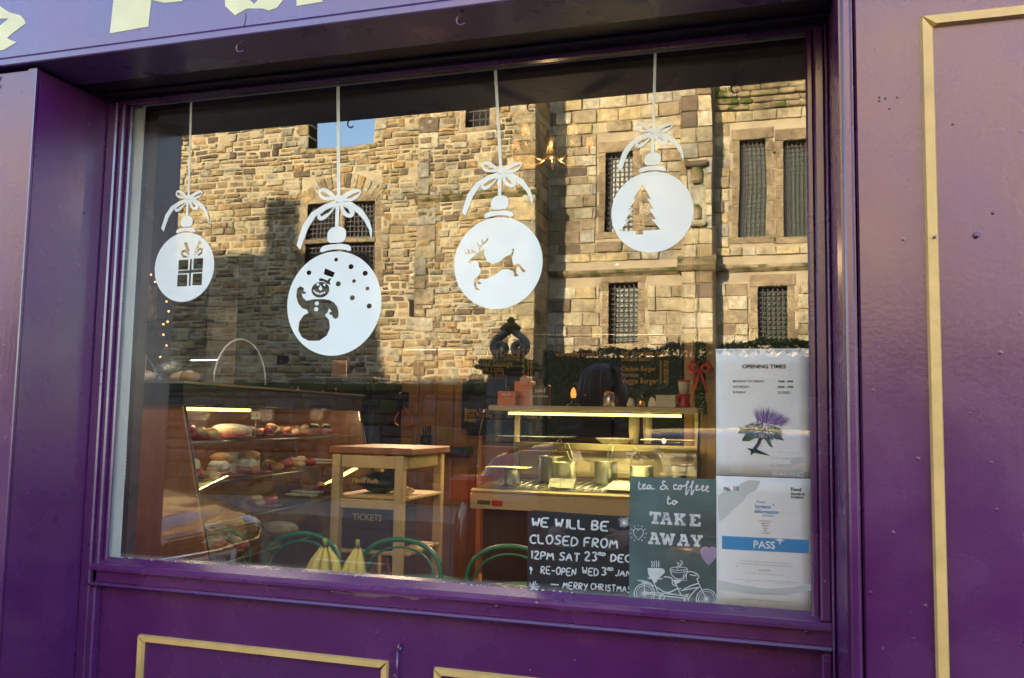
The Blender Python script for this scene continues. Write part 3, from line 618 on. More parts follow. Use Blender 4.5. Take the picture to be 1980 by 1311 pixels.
# outlined bowl of tea
C([(434, 905), (440, 950), (470, 995), (520, 1010), (570, 1000), (596, 950), (602, 915)], .0011); S(g, [(517 + 84 * math.cos(t), 906 + 16 * math.sin(t)) for t in [2 * PI * i / 20 for i in range(20)]], .0009, True); C([(436, 930), (517, 948), (600, 930)], .0008)
S(g, [(562, 965), (590, 968), (590, 1024), (560, 1022)], .0009, True); C([(574, 940), (578, 965)], .0007)
mk('bicycle_drawing', g, M_pen, tp)
def ppoly(g, pts, dy=.0003): g.poly([onp(*TP(*p)) for p in pts], [], tb - dy, .0003)
g = MB(); ppoly(g, [(212, 898), (350, 902), (362, 906), (378, 920), (380, 945), (358, 962), (338, 985), (310, 1008), (300, 1040), (270, 1042), (255, 1008), (232, 985), (216, 940)]); ppoly(g, [(205, 990), (250, 996), (250, 1006), (222, 1006)]); ppoly(g, [(310, 998), (365, 1000), (350, 1010), (310, 1008)]); ppoly(g, [(460, 1012), (555, 1016), (530, 1035), (505, 1050), (475, 1050)])
mk('cup_print', g, M_pen, tp)
g = MB(); ppoly(g, [(810, 716), (790, 696), (755, 700), (733, 726), (738, 770), (765, 820), (806, 870), (850, 826), (884, 775), (888, 730), (865, 700), (830, 700)]); mk('heart_print', g, M_lilac, tp)
g = MB()
for k in range(9): C([(746 + k * 16, 716 + abs(4 - k) * 5), (748 + k * 15.4, 790 - abs(4 - k) * 10)], .0004)
S(g, [(810, 716), (790, 696), (755, 700), (733, 726), (738, 770), (765, 820), (806, 870), (850, 826), (884, 775), (888, 730), (865, 700), (830, 700)], .0008, True)
mk('heart_lines', g, M_pen, tp)
# slab-serif TAKE AWAY: letters from bars in a 10x10 cell
SL = {'T': [[(0, 10), (10, 10), (10, 6.4), (8.4, 6.4), (8, 7.8), (6.6, 7.8), (6.6, 2), (8, 2), (8, 0), (2, 0), (2, 2), (3.4, 2), (3.4, 7.8), (2, 7.8), (1.6, 6.4), (0, 6.4)]],
      'A': [[(2.4, 10), (7, 10), (9.4, 2), (10.4, 2), (10.4, 0), (6, 0), (6, 2), (6.9, 2), (6.5, 3.6), (3.6, 3.6), (3.2, 2), (4.2, 2), (4.2, 0), (-.2, 0), (-.2, 2), (.8, 2), (3.2, 8), (2.4, 8)], [(4.1, 5.4), (6.1, 5.4), (5.1, 8.3)]],
      'K': [[(0, 10), (4.6, 10), (4.6, 8), (3.8, 8), (3.8, 6.3), (6, 8), (5.2, 8), (5.2, 10), (10, 10), (10, 8), (8.8, 8), (6.2, 5.8), (8.8, 2), (10, 2), (10, 0), (5.8, 0), (5.8, 2), (6.2, 2), (4.6, 4.5), (3.8, 3.8), (3.8, 2), (4.6, 2), (4.6, 0), (0, 0), (0, 2), (.9, 2), (.9, 8), (0, 8)]],
      'E': [[(0, 10), (9.4, 10), (9.4, 6.6), (7.6, 6.6), (7.2, 8), (3.9, 8), (3.9, 6.1), (5.4, 6.1), (5.4, 4.2), (3.9, 4.2), (3.9, 2), (7.4, 2), (7.8, 3.6), (9.6, 3.6), (9.6, 0), (0, 0), (0, 2), (.9, 2), (.9, 8), (0, 8)]],
      'W': [[(-.4, 10), (4, 10), (4, 8), (3.2, 8), (4, 4), (5.4, 9), (7.4, 9), (8.8, 4), (9.6, 8), (8.8, 8), (8.8, 10), (13, 10), (13, 8), (12.2, 8), (10, 0), (7.6, 0), (6.4, 4.6), (5.2, 0), (2.8, 0), (.6, 8), (-.4, 8)]],
      'Y': [[(-.2, 10), (4.2, 10), (4.2, 8), (3.5, 8), (5, 5.4), (6.4, 8), (5.8, 8), (5.8, 10), (10.2, 10), (10.2, 8), (9.3, 8), (6.6, 3.8), (6.6, 2), (7.8, 2), (7.8, 0), (2.4, 0), (2.4, 2), (3.5, 2), (3.5, 3.8), (.7, 8), (-.2, 8)]]}
def slab(s, xs, ys, dyx, h, wd):
    for i, ch in enumerate(s):
        x0, y0 = xs[i], ys + dyx * (xs[i] - xs[0]); L = SL[ch]
        f = lambda p: onp(*TP(x0 + p[0] * wd / 10, y0 - p[1] * h / 10 + dyx * p[0] * wd / 10))
        g.poly([f(p) for p in L[0]], [[f(p) for p in l] for l in L[1:]], tb, .0004)
g = MB(); slab('TAKE', (232, 338, 472, 622), 466, .06, 118, 112); slab('AWAY', (220, 336, 506, 636), 664, .06, 116, 112); mk('lettering', g, M_rubw, tp)

# two laminated A4 sheets
def sheet(name, label, x0, z1, yb_):
    root = thing(name, label, 'notice', (x0 + .105, yb_, z1 - .297)); g = MB()
    n = 8; vs = []; 
    for i in range(n + 1):
        for j in range(n + 1):
            vs.append((x0 + .2105 * i / n, yb_ + R.uniform(-.00006, .00006), z1 - .297 * j / n))
    fs = [(i * (n + 1) + j, i * (n + 1) + j + 1, (i + 1) * (n + 1) + j + 1, (i + 1) * (n + 1) + j) for i in range(n) for j in range(n)]
    m_ = len(vs); vs += [(x, yb_ + .001, z) for x, _, z in vs]; fs += [tuple(m_ + k for k in reversed(f)) for f in fs]
    for i in range(n):
        for a, b in ((i, i + 1), (n * (n + 1) + i, n * (n + 1) + i + 1), (i * (n + 1), (i + 1) * (n + 1)), (i * (n + 1) + n, (i + 1) * (n + 1) + n)): fs.append((a, b, b + m_, a + m_))
    g.add(vs, fs, True); mk('sheet', g, M_paper, root); return root
SX = 1.7085; ZT = 1.08 + .5945
op = sheet('opening_times_sheet', 'upper white laminated sheet listing opening times above a purple thistle', SX, ZT, .011)
hy = sheet('food_hygiene_sheet', 'lower white laminated sheet with a blue PASS band across it', SX, ZT - .2985, .011)
def tx(parent, s, px, py, size, m, name='lettering', al='LEFT', sx=1, bold=0, shear=0, y=.0103, sp=1, zz=None):
    p = V(px, py, y); mk(name, text_mb(s, size, face_street(p.x, y, p.z), sx, shear, bold, .0001, al, sp), m, parent, False)
def rule(parent, px0, px1, py, m=M_grey, t=.0005, y=.0103, name='rule'):
    a = V(px0, py, y); b = V(px1, py, y); g = MB(); g.box(a.x, b.x, y - .0002, y, a.z - t / 2, a.z + t / 2); mk(name, g, m, parent)
tx(op, 'OPENING TIMES', 1477, 712, .0122, M_ink, al='CENTER', sx=1.12, bold=.03)
for i, (a, b) in enumerate((('MONDAY TO FRIDAY', '7AM - 4PM'), ('SATURDAY', '8AM - 3PM'), ('SUNDAY', 'CLOSED'))):
    tx(op, a, 1417, 739 + i * 10.7, .0072, M_ink, sx=1.02, bold=.022); tx(op, b, 1504, 739.5 + i * 10.7, .0072, M_ink, sx=1.02, bold=.022)
tx(op, 'WARNING', 1492, 920, .0145, M_pale, bold=.03); tx(op, 'CCTV CAMERAS', 1490, 888, .0075, M_pale, bold=.02); tx(op, 'IN OPERATION', 1490, 901, .0075, M_pale, bold=.02)
g = MB(); q = [V(*p, .0103) for p in ((1527, 893), (1531, 887), (1554, 882), (1559, 885), (1557, 891), (1535, 899))]; g.poly([(v.x, v.z) for v in q], [], .0103, .0002)
q = [V(*p, .0103) for p in ((1556, 892), (1557, 901), (1547, 900))]; g.tube([(v.x, .0103, v.z) for v in q], .0007, 5, flat=.3); mk('camera_symbol', g, M_pale, op)
for k in range(9):
    a = V(1390 + k * 19, 690, .0104); g = MB(); h = R.uniform(.006, .013); g.poly([(a.x - .01, ZT - .002), (a.x + .011, ZT - .002), (a.x + R.uniform(-.003, .003), ZT - .004 - h)], [], .0104, .0001)
    mk('scalloped_edge', g, M_pale, op)
# thistle, petal by petal
M_th = [mat('thistle_' + n_, c, .7) for n_, c in (('purple', (.22, .12, .42)), ('light', (.42, .33, .62)), ('deep', (.12, .05, .22)))]
M_gr = [mat('leaf_' + n_, c, .7) for n_, c in (('green', (.03, .10, .045)), ('dark', (.008, .025, .012)), ('pale', (.09, .17, .08)))]
def U3(X, Y): v = V(1370 + X / 2.427, 660 + Y / 2.427, .0103); return v.x, v.z
gp = [MB(), MB(), MB()]
for k in range(230):
    t = R.random(); bx, by = 232 + t * 108 + R.uniform(-6, 6), 372 + t * 20 + R.uniform(-8, 6); a = math.radians(-118 + t * 95 + R.uniform(-12, 12)); L = R.uniform(45, 82) * (1 - .35 * abs(t - .4))
    tipx, tipy = bx + math.cos(a) * L, by + math.sin(a) * L; tipx = max(205, min(382, tipx)); i = 0 if R.random() < .55 else (1 if R.random() < .6 else 2)
    x0, z0 = U3(bx, by); x1, z1 = U3(tipx, tipy); nx, nz = -(z1 - z0), (x1 - x0); l = math.hypot(nx, nz); nx, nz = nx / l * .0007, nz / l * .0007
    gp[i].poly([(x0 - nx, z0 - nz), (x1, z1), (x0 + nx, z0 + nz)], [], .0102 - k * .000002, .0001)
for k, m in enumerate(M_th): mk('thistle_petals', gp[k], m, op)
gp = [MB(), MB(), MB()]; wl = MB()
for k in range(420):
    a = R.uniform(0, 2 * PI); rr = math.sqrt(R.random()); cx_, cy_ = 258 + 82 * rr * math.cos(a), 418 + 36 * rr * math.sin(a) + rr * math.cos(a) * 12
    b = math.atan2(cy_ - 390, cx_ - 262) + R.uniform(-.3, .3); L = R.uniform(10, 24)
    x0, z0 = U3(cx_, cy_); x1, z1 = U3(cx_ + math.cos(b) * L, cy_ + math.sin(b) * L * .7); nx, nz = -(z1 - z0), (x1 - x0); l = max(1e-6, math.hypot(nx, nz)); nx, nz = nx / l * .0010, nz / l * .0010
    (wl if (cy_ < 404 and R.random() < .45) else gp[(k * 7) % 3 if R.random() < .8 else 1]).poly([(x0 - nx, z0 - nz), (x1, z1), (x0 + nx, z0 + nz)], [], .0099 - k * .000001, .0001)
for o, h_ in (([(200, 420), (140, 400), (150, 412), (136, 432), (175, 432), (155, 465), (185, 455), (215, 438)], 0), ([(325, 430), (356, 466), (320, 458), (300, 448)], 1), ([(280, 450), (304, 500), (286, 492), (262, 456)], 0), ([(236, 450), (250, 455), (244, 480), (226, 505), (292, 538), (250, 530), (215, 522), (196, 536), (200, 516), (178, 498), (206, 505), (226, 478)], 1), ([(170, 455), (214, 440), (230, 448), (190, 468), (156, 468)], 2)):
    gp[h_].poly([U3(*p) for p in o], [], .0096, .0001)
for k, m in enumerate(M_gr): mk('thistle_leaves', gp[k], m, op)
mk('thistle_down', wl, mat('thistle_down', (.55, .5, .6), .7), op)
# hygiene sheet
ba, bz = V(1396, 1036, .0103), V(1563, 1070, .0103)
g = MB(); g.poly([(ba.x, ba.z), (V(1564, 1041, .0103).x, V(1564, 1044, .0103).z), (bz.x, bz.z), (ba.x, V(1396, 1061.5, .0103).z)], [], .0103, .0002); mk('blue_band', g, M_blue, hy)
tx(hy, 'PASS', 1456, 1059, .0235, M_paper, bold=.014, y=.0099)
g = MB(); c = V(1508, 1044.5, .0099); g.poly([(c.x + (.012 if k % 2 == 0 else .0032) * math.cos(k * PI / 4), c.z + (.012 if k % 2 == 0 else .0032) * math.sin(k * PI / 4)) for k in range(8)], [], .0099, .0002); mk('star', g, M_paper, hy)
tx(hy, 'Fife', 1399, 949, .0125, mat('navy_print', (.03, .05, .13), .6), bold=.02, sx=.9)
g = MB()
for k in range(3):
    a = V(1419 + k * 4, 944.5, .0103); g.tube([(a.x - .0022, .0103, a.z + .0052), (a.x + .0022, .0103, a.z), (a.x - .0022, .0103, a.z - .0052)], .0006, 5, flat=.3); g.tube([(a.x + .0022, .0103, a.z + .0052), (a.x - .0012, .0103, a.z), (a.x + .0022, .0103, a.z - .0052)], .0005, 5, flat=.3)
mk('council_mark', g, M_ink, hy)
tx(hy, 'Food', 1529, 949, .0108, M_ink, bold=.035); tx(hy, 'Standards', 1529, 956.5, .0078, M_ink, bold=.03); tx(hy, 'Scotland', 1529, 963, .0078, M_ink, bold=.03)
tx(hy, 'Food', 1462, 972.5, .0095, M_blue, shear=.25); tx(hy, 'hygiene', 1459, 982, .0115, M_blue, shear=.25, bold=.02); tx(hy, '+', 1493, 978, .009, M_blue, bold=.03); tx(hy, 'information', 1458, 991.5, .0115, M_blue, shear=.25, bold=.02); tx(hy, 'scheme', 1473, 998.5, .0085, M_blue, shear=.25)
for i, s in enumerate(('The Palace Pantry', 'High Street', 'Falkland', 'Cupar', 'Fife', 'KY15 7BZ')): tx(hy, s, 1480, 1008.5 + i * 4.7, .0042, M_ink, al='CENTER')
tx(hy, 'This establishment was inspected by Fife Council in accordance', 1480, 1088, .0040, M_grey, al='CENTER', sx=1.08); tx(hy, 'with current food hygiene legislation and passed the inspection on', 1480, 1093.5, .0040, M_grey, al='CENTER', sx=1.08)
tx(hy, '18 April 2016', 1478, 1104, .0046, M_ink, al='CENTER'); rule(hy, 1441, 1516, 1107.5); rule(hy, 1420, 1470, 1120); rule(hy, 1484, 1540, 1122.5)
tx(hy, 'Signature', 1446, 1126, .003, M_grey, al='CENTER'); tx(hy, 'On behalf of the council', 1512, 1129, .003, M_grey, al='CENTER')
tx(hy, 'Find out more about the food hygiene information scheme at the council offices', 1481, 1148, .0032, M_grey, al='CENTER', sx=1.05); tx(hy, 'This certificate remains the property of the council and must be returned on request', 1481, 1162, .0032, M_grey, al='CENTER', sx=1.05)
for pts in ([(1388, 960), (1400, 950), (1420, 948), (1432, 935), (1450, 928), (1470, 930), (1462, 948), (1445, 955), (1438, 968), (1418, 985), (1404, 1000), (1390, 1008)], [(1388, 1122), (1430, 1130), (1480, 1138), (1530, 1136), (1568, 1128), (1568, 1142), (1520, 1150), (1460, 1150), (1388, 1140)]):
    q = [V(*p, .0107) for p in pts]; g = MB(); g.poly([(v.x, v.z) for v in q], [], .0107, .0001); mk('watercolour_wash', g, M_pale, hy)
# blind chain
ch = thing('blind_chain', 'thin white beaded blind chain hanging down beside the left window frame', 'chain', (.0, .06, 2.4))
g = MB(); zc = 2.40; i = 0
a, b_ = V(258, 420, .052), V(243, 890, .052); c_ = V(233, 956, .052)
pts = [Vector((a.x, .052, 2.415)), a, b_, V(241, 925, .052), c_]
for p, q in zip(pts, pts[1:]):
    n = max(1, int((q - p).length / .0105))
    for k in range(n): g.ball(p + (q - p) * k / n, .0029, 6)
g2 = MB(); g2.tube(pts, .0007, 4)
mk('cord', g2, M_white, ch); tag(mk('bead', g, mat('bead_white', (.75, .73, .62), .4), ch), kind='stuff')

# ------------------------------------------------------------------ THE OLD STONE PALACE ACROSS THE STREET (real geometry, seen in the window)
ASH = [(0, (.47, .40, .25)), (.14, (.40, .33, .20)), (.27, (.52, .46, .31)), (.4, (.33, .26, .16)), (.52, (.45, .40, .28)), (.64, (.48, .38, .20)), (.76, (.26, .20, .13)), (.84, (.38, .35, .27)), (.94, (.17, .13, .09))]
RUB = [(0, (.38, .29, .15)), (.15, (.31, .23, .12)), (.3, (.44, .37, .22)), (.43, (.23, .17, .10)), (.55, (.38, .33, .21)), (.68, (.40, .27, .12)), (.8, (.16, .12, .08)), (.88, (.34, .31, .22))]
M_ash = stone_mat('ashlar_sandstone', ASH, .5); M_rub = stone_mat('rubble_sandstone', RUB, .45)
M_dress = stone_mat('dressed_sandstone', [(0, (.29, .22, .13)), (.5, (.35, .27, .16))], .5); M_string = stone_mat('weathered_string_course', [(0, (.28, .22, .12)), (.5, (.33, .26, .15))], .5, .4)
M_mort = mat('lime_mortar', (.38, .31, .20), .95, bump=1, bscale=30, var=.2, vscale=3); M_mort2 = mat('pale_lime_mortar', (.42, .35, .22), .95, bump=1, bscale=30, var=.25, vscale=2)
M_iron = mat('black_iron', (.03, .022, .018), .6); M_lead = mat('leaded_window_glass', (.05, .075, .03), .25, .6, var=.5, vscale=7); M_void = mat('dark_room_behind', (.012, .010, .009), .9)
def stone_variant(j, ch):
    rr = random.Random(j); x = .5; fx = .5 - ch
    b = [(-x, -.5, -x), (x, -.5, -x), (x, -.5, x), (-x, -.5, x)]
    m = [(p[0] + rr.uniform(-1, 1) * ch * .5, .5 - ch * 1.6, p[2] + rr.uniform(-1, 1) * ch * .7) for p in b]
    f = [(math.copysign(fx, p[0]) + rr.uniform(-1, 1) * ch * .8, .5 + rr.uniform(-.5, .3) * ch, math.copysign(fx, p[2]) + rr.uniform(-1, 1) * ch * .8) for p in b]
    c = (rr.uniform(-.15, .15), .5 + rr.uniform(0, 1) * ch, rr.uniform(-.15, .15))
    vs = b + m + f + [c]; fs = [(i, (i + 1) % 4, (i + 1) % 4 + 4, i + 4) for i in range(4)] + [(i + 4, (i + 1) % 4 + 4, (i + 1) % 4 + 8, i + 8) for i in range(4)] + [(i + 8, (i + 1) % 4 + 8, 12) for i in range(4)]
    return vs, fs
VAR = {'ash': [stone_variant(i, .045) for i in range(8)], 'rub': [stone_variant(50 + i, .12) for i in range(12)]}
VME = {}
def vmesh(kind, j, m):
    k = (kind, j, m.name)
    if k not in VME:
        me = bpy.data.meshes.new('stone'); vs, fs = VAR[kind][j]; me.from_pydata(vs, [], fs); me.materials.append(m); me.update(); VME[k] = me
    return VME[k]
def courses(x0, x1, z0, z1, h, wd, holes, rr, wob=0):
    out = []; z = z0
    while z < z1 - .03:
        hh = rr.uniform(*h); 
        if z + hh > z1 - h[0] * .5: hh = z1 - z
        x = x0 + 0
        while x < x1 - .02:
            ww = rr.uniform(*wd) * (hh / ((h[0] + h[1]) / 2)) ** .5
            if x + ww > x1 - wd[0] * .6: ww = x1 - x
            a, b = x, x + ww; zz0, zz1 = z, z + hh
            segs = [(a, b)]
            for (p, q, r_, s_) in holes:
                if zz1 > r_ + .01 and zz0 < s_ - .01:
                    ns = []
                    for (m_, n_) in segs:
                        if n_ <= p or m_ >= q: ns.append((m_, n_)); continue
                        if m_ < p - .04: ns.append((m_, p))
                        if n_ > q + .04: ns.append((q, n_))
                    segs = ns
            for m_, n_ in segs:
                if wob and hh > h[1] * .8 and rr.random() < .3:      # two thin stones instead of one
                    k = rr.uniform(.4, .6); out.append((m_, n_, zz0, zz0 + hh * k)); out.append((m_, n_, zz0 + hh * k, zz1))
                else: out.append((m_, n_, zz0 + rr.uniform(-wob, wob), zz1 + rr.uniform(-wob, wob)))
            x += ww
        z += hh
    return out
def visible(r, y):       # roughly inside the patch of wall that the window mirrors
    cx_ = (r[0] + r[1]) / 2; cz_ = (r[2] + r[3]) / 2; d = Vector((cx_, -y, cz_)) - CAM; zz = d.dot(_f); px = 990 + FPX * d.dot(_r) / zz; py = 655.5 - FPX * d.dot(_u) / zz
    return 250 < px < 1575 and 150 < py < 760
def masonry(parent, stones, y, depth, gap, kind, m, rr, cap=290):
    vis = [s for s in stones if visible(s, y)]; rest = [s for s in stones if not visible(s, y)]
    vis.sort(key=lambda s: -(s[1] - s[0]) * (s[3] - s[2])); big, small = vis[:cap], vis[cap:] + rest
    pl = wloc(parent)
    def tf(s):
        d = depth * rr.uniform(.75, 1.25); return ((s[0] + s[1]) / 2, y + d / 2 - depth * .55, (s[2] + s[3]) / 2), (max(.02, s[1] - s[0] - gap), d, max(.02, s[3] - s[2] - gap))
    for s in big:
        l, sc_ = tf(s); o = bpy.data.objects.new('stone', vmesh(kind, rr.randrange(len(VAR[kind])), m)); COL.objects.link(o); o.parent = parent; o.location = Vector(l) - pl; o.scale = sc_
    g = MB()
    for s in small:
        l, sc_ = tf(s); vs, fs = VAR[kind][rr.randrange(len(VAR[kind]))]; g.add([(v[0] * sc_[0] + l[0], v[1] * sc_[1] + l[1], v[2] * sc_[2] + l[2]) for v in vs], fs)
    if small: tag(mk('masonry', g, m, parent, False), kind='stuff')
def holed(g, x0, x1, y0, y1, z0, z1, holes):
    xs = sorted({x0, x1, *[min(max(h[i], x0), x1) for h in holes for i in (0, 1)]}); 
    for a, b in zip(xs, xs[1:]):
        zs = [(z0, z1)]
        for h in holes:
            if h[0] < b - 1e-6 and h[1] > a + 1e-6:
                nz = []
                for p, q in zs:
                    if h[3] <= p or h[2] >= q: nz.append((p, q)); continue
                    if h[2] > p: nz.append((p, h[2]))
                    if h[3] < q: nz.append((h[3], q))
                zs = nz
        for p, q in zs: g.box(a, b, y0, y1, p, q)
def window(parent, x0, x1, z0, z1, y, nx, nz, sur=.16, glassm=None, mull=(), trans=(), lit=False):
    """dressed surround, sunk glass and an iron grille of bars"""
    w_ = MB()
    for (a, b, c, d) in ((x0 - sur, x1 + sur, z1, z1 + sur * 1.5), (x0 - sur * 1.2, x1 + sur * 1.2, z0 - sur * .9, z0)): w_.bbox(a, b, y - .3, y + .045, c + .004, d - .004, .012)
    win = mk('window', w_, M_dress, parent)
    zz = z0; k = 0
    while zz < z1 - .05:
        hh = min(R.uniform(.28, .42), z1 - zz)
        for s_ in (-1, 1):
            ex = sur * (1.25 if (k + (s_ > 0)) % 2 else .85); a, b = (x0 - ex, x0) if s_ < 0 else (x1, x1 + ex)
            g = MB(); g.bbox(a, b, y - .3, y + .035, zz + .005, zz + hh - .005, .01); mk('jamb_stone', g, M_dress, win)
        zz += hh; k += 1
    g = MB(); g.box(x0 - .02, x1 + .02, y - .36, y - .30, z0 - .02, z1 + .02); mk('pane', g, glassm or M_lead, win)
    g = MB()
    for i in range(1, nx): x = x0 + (x1 - x0) * i / nx; g.box(x - .011, x + .011, y - .14, y - .115, z0, z1)
    for i in range(1, nz): z = z0 + (z1 - z0) * i / nz; g.box(x0, x1, y - .114, y - .092, z - .011, z + .011)
    tag(mk('iron_grille', g, M_iron, win), kind='stuff')
    for m_ in mull: g = MB(); g.bbox(m_ - .09, m_ + .09, y - .29, y + .01, z0, z1, .03); mk('mullion', g, M_dress, win)
    for t in trans: g = MB(); g.bbox(x0 - .03, x1 + .03, y - .28, y + .06, t - .06, t + .05, .02); mk('transom', g, M_dress, win)
    return win
rr = random.Random(3)
# (1) ashlar block on the right of the picture
YA = -17.1
pal = thing('palace_block', 'pale ashlar palace block with iron-barred windows, mirrored in the right half of the glass', 'palace', (3, YA - 2, 0))
W = [(-1.96, -1.31, 5.68, 7.52, 6, 16), (.99, 1.55, 5.45, 7.58, 6, 20), (1.91, 2.45, 5.42, 7.5, 6, 20), (-1.83, -1.21, 3.16, 4.53, 6, 12), (1.39, 1.96, 3.1, 4.36, 6, 12), (5.0, 5.6, 5.4, 7.5, 6, 20), (5.95, 6.5, 5.4, 7.5, 6, 20), (5.2, 5.8, 3.1, 4.4, 6, 12)]
g = MB(); holed(g, -3.9, 12, YA - .6, YA + .02, 0, 11.5, [w_[:4] for w_ in W]); g.box(-3.9, 12, YA - 6, YA - 1.2, 0, 11); mk('mortar_wall', g, M_mort, pal)
sh = [(w_[0] - .2, w_[1] + .2, w_[2] - .15, w_[3] + .25) for w_ in W] + [(-3.9, 12, 4.66, 4.86), (-.2, .46, 0, 12)]
st = courses(-3.9, 12, 0, 11.5, (.19, .32), (.28, .60), sh, rr)
masonry(pal, st, YA, .14, .022, 'ash', M_ash, rr)
for w_ in W: window(pal, *w_[:4], YA, w_[4], w_[5], .17)
g = MB(); g.prism([(YA - .1, 4.66), (YA + .05, 4.68), (YA + .14, 4.76), (YA + .14, 4.82), (YA - .1, 4.87)], -3.25, -.34); g.prism([(YA - .1, 4.66), (YA + .05, 4.68), (YA + .14, 4.76), (YA + .14, 4.82), (YA - .1, 4.87)], .52, 12); mk('string_course', g, M_string, pal)
# eroded wall-head courses at the top
for k in range(7):
    z = 8.25 + k * .135; x = .5
    while x < 4.5:
        ww = R.uniform(.25, .6); g = MB(); g.bbox(x, x + ww - .02, YA - .1, YA + .10 + .03 * (k % 3) + R.uniform(0, .05), z + .006, z + .115, .02); 
        if x < 2.8: mk('eroded_stone', g, M_string, pal)
        x += ww
# buttress with a weathered niche
but = MB(); but.box(-.16, .42, YA - .1, YA + .52, 0, 11); bt = mk('buttress', but, M_mort, pal)
bs = courses(-.2, .46, 0, 11, (.24, .36), (.3, .36), [(-.05, .32, 5.7, 6.9)], rr)
for s_ in bs:
    l = ((s_[0] + s_[1]) / 2, YA + .50, (s_[2] + s_[3]) / 2); o = bpy.data.objects.new('stone', vmesh('ash', rr.randrange(8), M_ash if R.random() < .5 else M_rub)); COL.objects.link(o); o.parent = bt; o.location = Vector(l) - wloc(bt); o.scale = (s_[1] - s_[0] - .02, .14, s_[3] - s_[2] - .02)
g = MB(); g.prism([(YA + .52, 4.62), (YA + .62, 4.66), (YA + .70, 4.76), (YA + .70, 4.84), (YA + .52, 5.0)], -.28, .54); g.bbox(-.3, .56, YA + .01, YA + .52, 4.66, 4.84, .01); mk('string_course', g, M_string, bt)
g = MB(); g.box(-.05, .32, YA + .46, YA + .525, 5.7, 6.9); g.bbox(-.1, .37, YA + .5, YA + .68, 6.9, 7.02, .03); g.bbox(-.06, .33, YA + .5, YA + .7, 5.62, 5.74, .03); mk('niche', g, M_rub, bt)
g = MB(); g.bbox(.05, .22, YA + .5, YA + .62, 5.75, 6.1, .05); g.bbox(.02, .25, YA + .5, YA + .66, 6.55, 6.9, .05); mk('worn_corbel', g, M_string, bt)
# (2) projecting rubble tower
YT = -15.95
tow = thing('palace_tower', 'brown rubble stone tower with moulded band, mirrored left of the deer bauble strap', 'tower', (-4.6, YT - 1, 0))
TW = [(-4.95, -4.36, 7.98, 8.6, 4, 3)]
g = MB(); holed(g, -6.02, -3.27, YT - .5, YT + .028, 0, 12, [w_[:4] for w_ in TW]); g.box(-6.02, -3.27, YT - 3, YT - .9, 0, 11.9); g.box(-3.5, -3.27, YT - 1.15, YT - .5, 0, 12); mk('mortar_wall', g, M_mort2, tow)
st = courses(-6.02, -3.27, 0, 12, (.09, .2), (.12, .38), [(w_[0] - .14, w_[1] + .14, w_[2] - .12, w_[3] + .2) for w_ in TW] + [(-6.1, -3.2, 6.28, 6.44)], rr, .012)
masonry(tow, st, YT, .13, .024, 'rub', M_rub, rr)
window(tow, *TW[0][:4], YT, 4, 3, .13, M_void)
g = MB(); g.prism([(YT - .1, 6.28), (YT + .06, 6.30), (YT + .13, 6.38), (YT + .13, 6.42), (YT - .1, 6.46)], -6.08, -3.2); mk('string_course', g, M_string, tow)
st = courses(-15.95 - 1.1, -15.95, 0, 12, (.24, .36), (.3, .6), [], rr); g = MB()
for s_ in st: g.bbox(-3.29, -3.245, s_[0] + .01, s_[1] - .01, s_[2] + .01, s_[3] - .01, .01)
tag(mk('side_masonry', g, M_rub, tow), kind='stuff')
g = MB()
zz = 0
while zz < 12:
    hh = R.uniform(.28, .4)
    for s_, x in ((1, -6.03), (-1, -3.255)):
        ww = R.choice((.28, .48)); q = MB(); q.bbox(min(x, x + s_ * ww), max(x, x + s_ * ww), YT - .2, YT + .075, zz + .01, zz + hh - .01, .015); mk('quoin', q, M_ash if R.random() < .6 else M_rub, tow)
    zz += hh
# (3) long rubble wall on the left with mullioned window and open gap at the wall head
YR = -16.2
rw = thing('ruined_palace_wall', 'high rubble stone wall with mullioned window and open gap of sky at its head', 'wall', (-9, YR - 1, 0))
RW = [(-9.02, -7.2, 4.62, 6.5, 15, 14)]; NOTCH = (-9.06, -7.3, 7.86, 99)
RWT = lambda x: 9.3
g = MB(); holed(g, -24, -6.02, YR - .38, YR + .028, 0, 9.4, [RW[0][:4], (NOTCH[0], NOTCH[1], 7.86, 99)]); mk('mortar_wall', g, M_mort2, rw)
vo = [(-9.3, -6.9, 6.5, 7.25)]
st = courses(-24, -6.05, 0, 9.4, (.10, .215), (.14, .46), [(RW[0][0] - .2, RW[0][1] + .2, RW[0][2] - .15, RW[0][3] + .26), (NOTCH[0] - .02, NOTCH[1] + .02, 7.78, 99), (-9.2, -7.05, 6.76, 7.2)], rr, .014)
masonry(rw, st, YR, .13, .026, 'rub', M_rub, rr)
window(rw, *RW[0][:4], YR, 18, 16, .2, M_void, mull=(-8.11,), trans=(5.58,))
for k in range(13):       # relieving arch of rough voussoirs
    a = math.radians(128 - k * 6.4); cx_, cz_ = -8.1, 5.45; q = MB(); M = Matrix.Translation((cx_ + 1.55 * math.cos(a), YR, cz_ + 1.55 * math.sin(a))) @ Matrix.Rotation(PI / 2 - a, 4, 'Y'); q.bbox(-.075, .075, -.1, .06, -.15 + R.uniform(0, .03), .16 + R.uniform(0, .05), .015, M=M); mk('voussoir', q, M_rub, rw)
g = MB(); g.bbox(NOTCH[0] - .05, NOTCH[1] + .1, YR - .4, YR + .08, 7.74, 7.86, .03); mk('gap_sill', g, M_string, rw)
for k in range(5):
    for s_, x in ((-1, NOTCH[0]), (1, NOTCH[1])):
        q = MB(); d = R.uniform(.25, .5); q.bbox(min(x, x + s_ * d), max(x, x + s_ * d), YR - .37, YR + .07, 7.88 + k * .31, 8.17 + k * .31, .02); mk('quoin', q, M_ash if s_ > 0 else M_rub, rw)
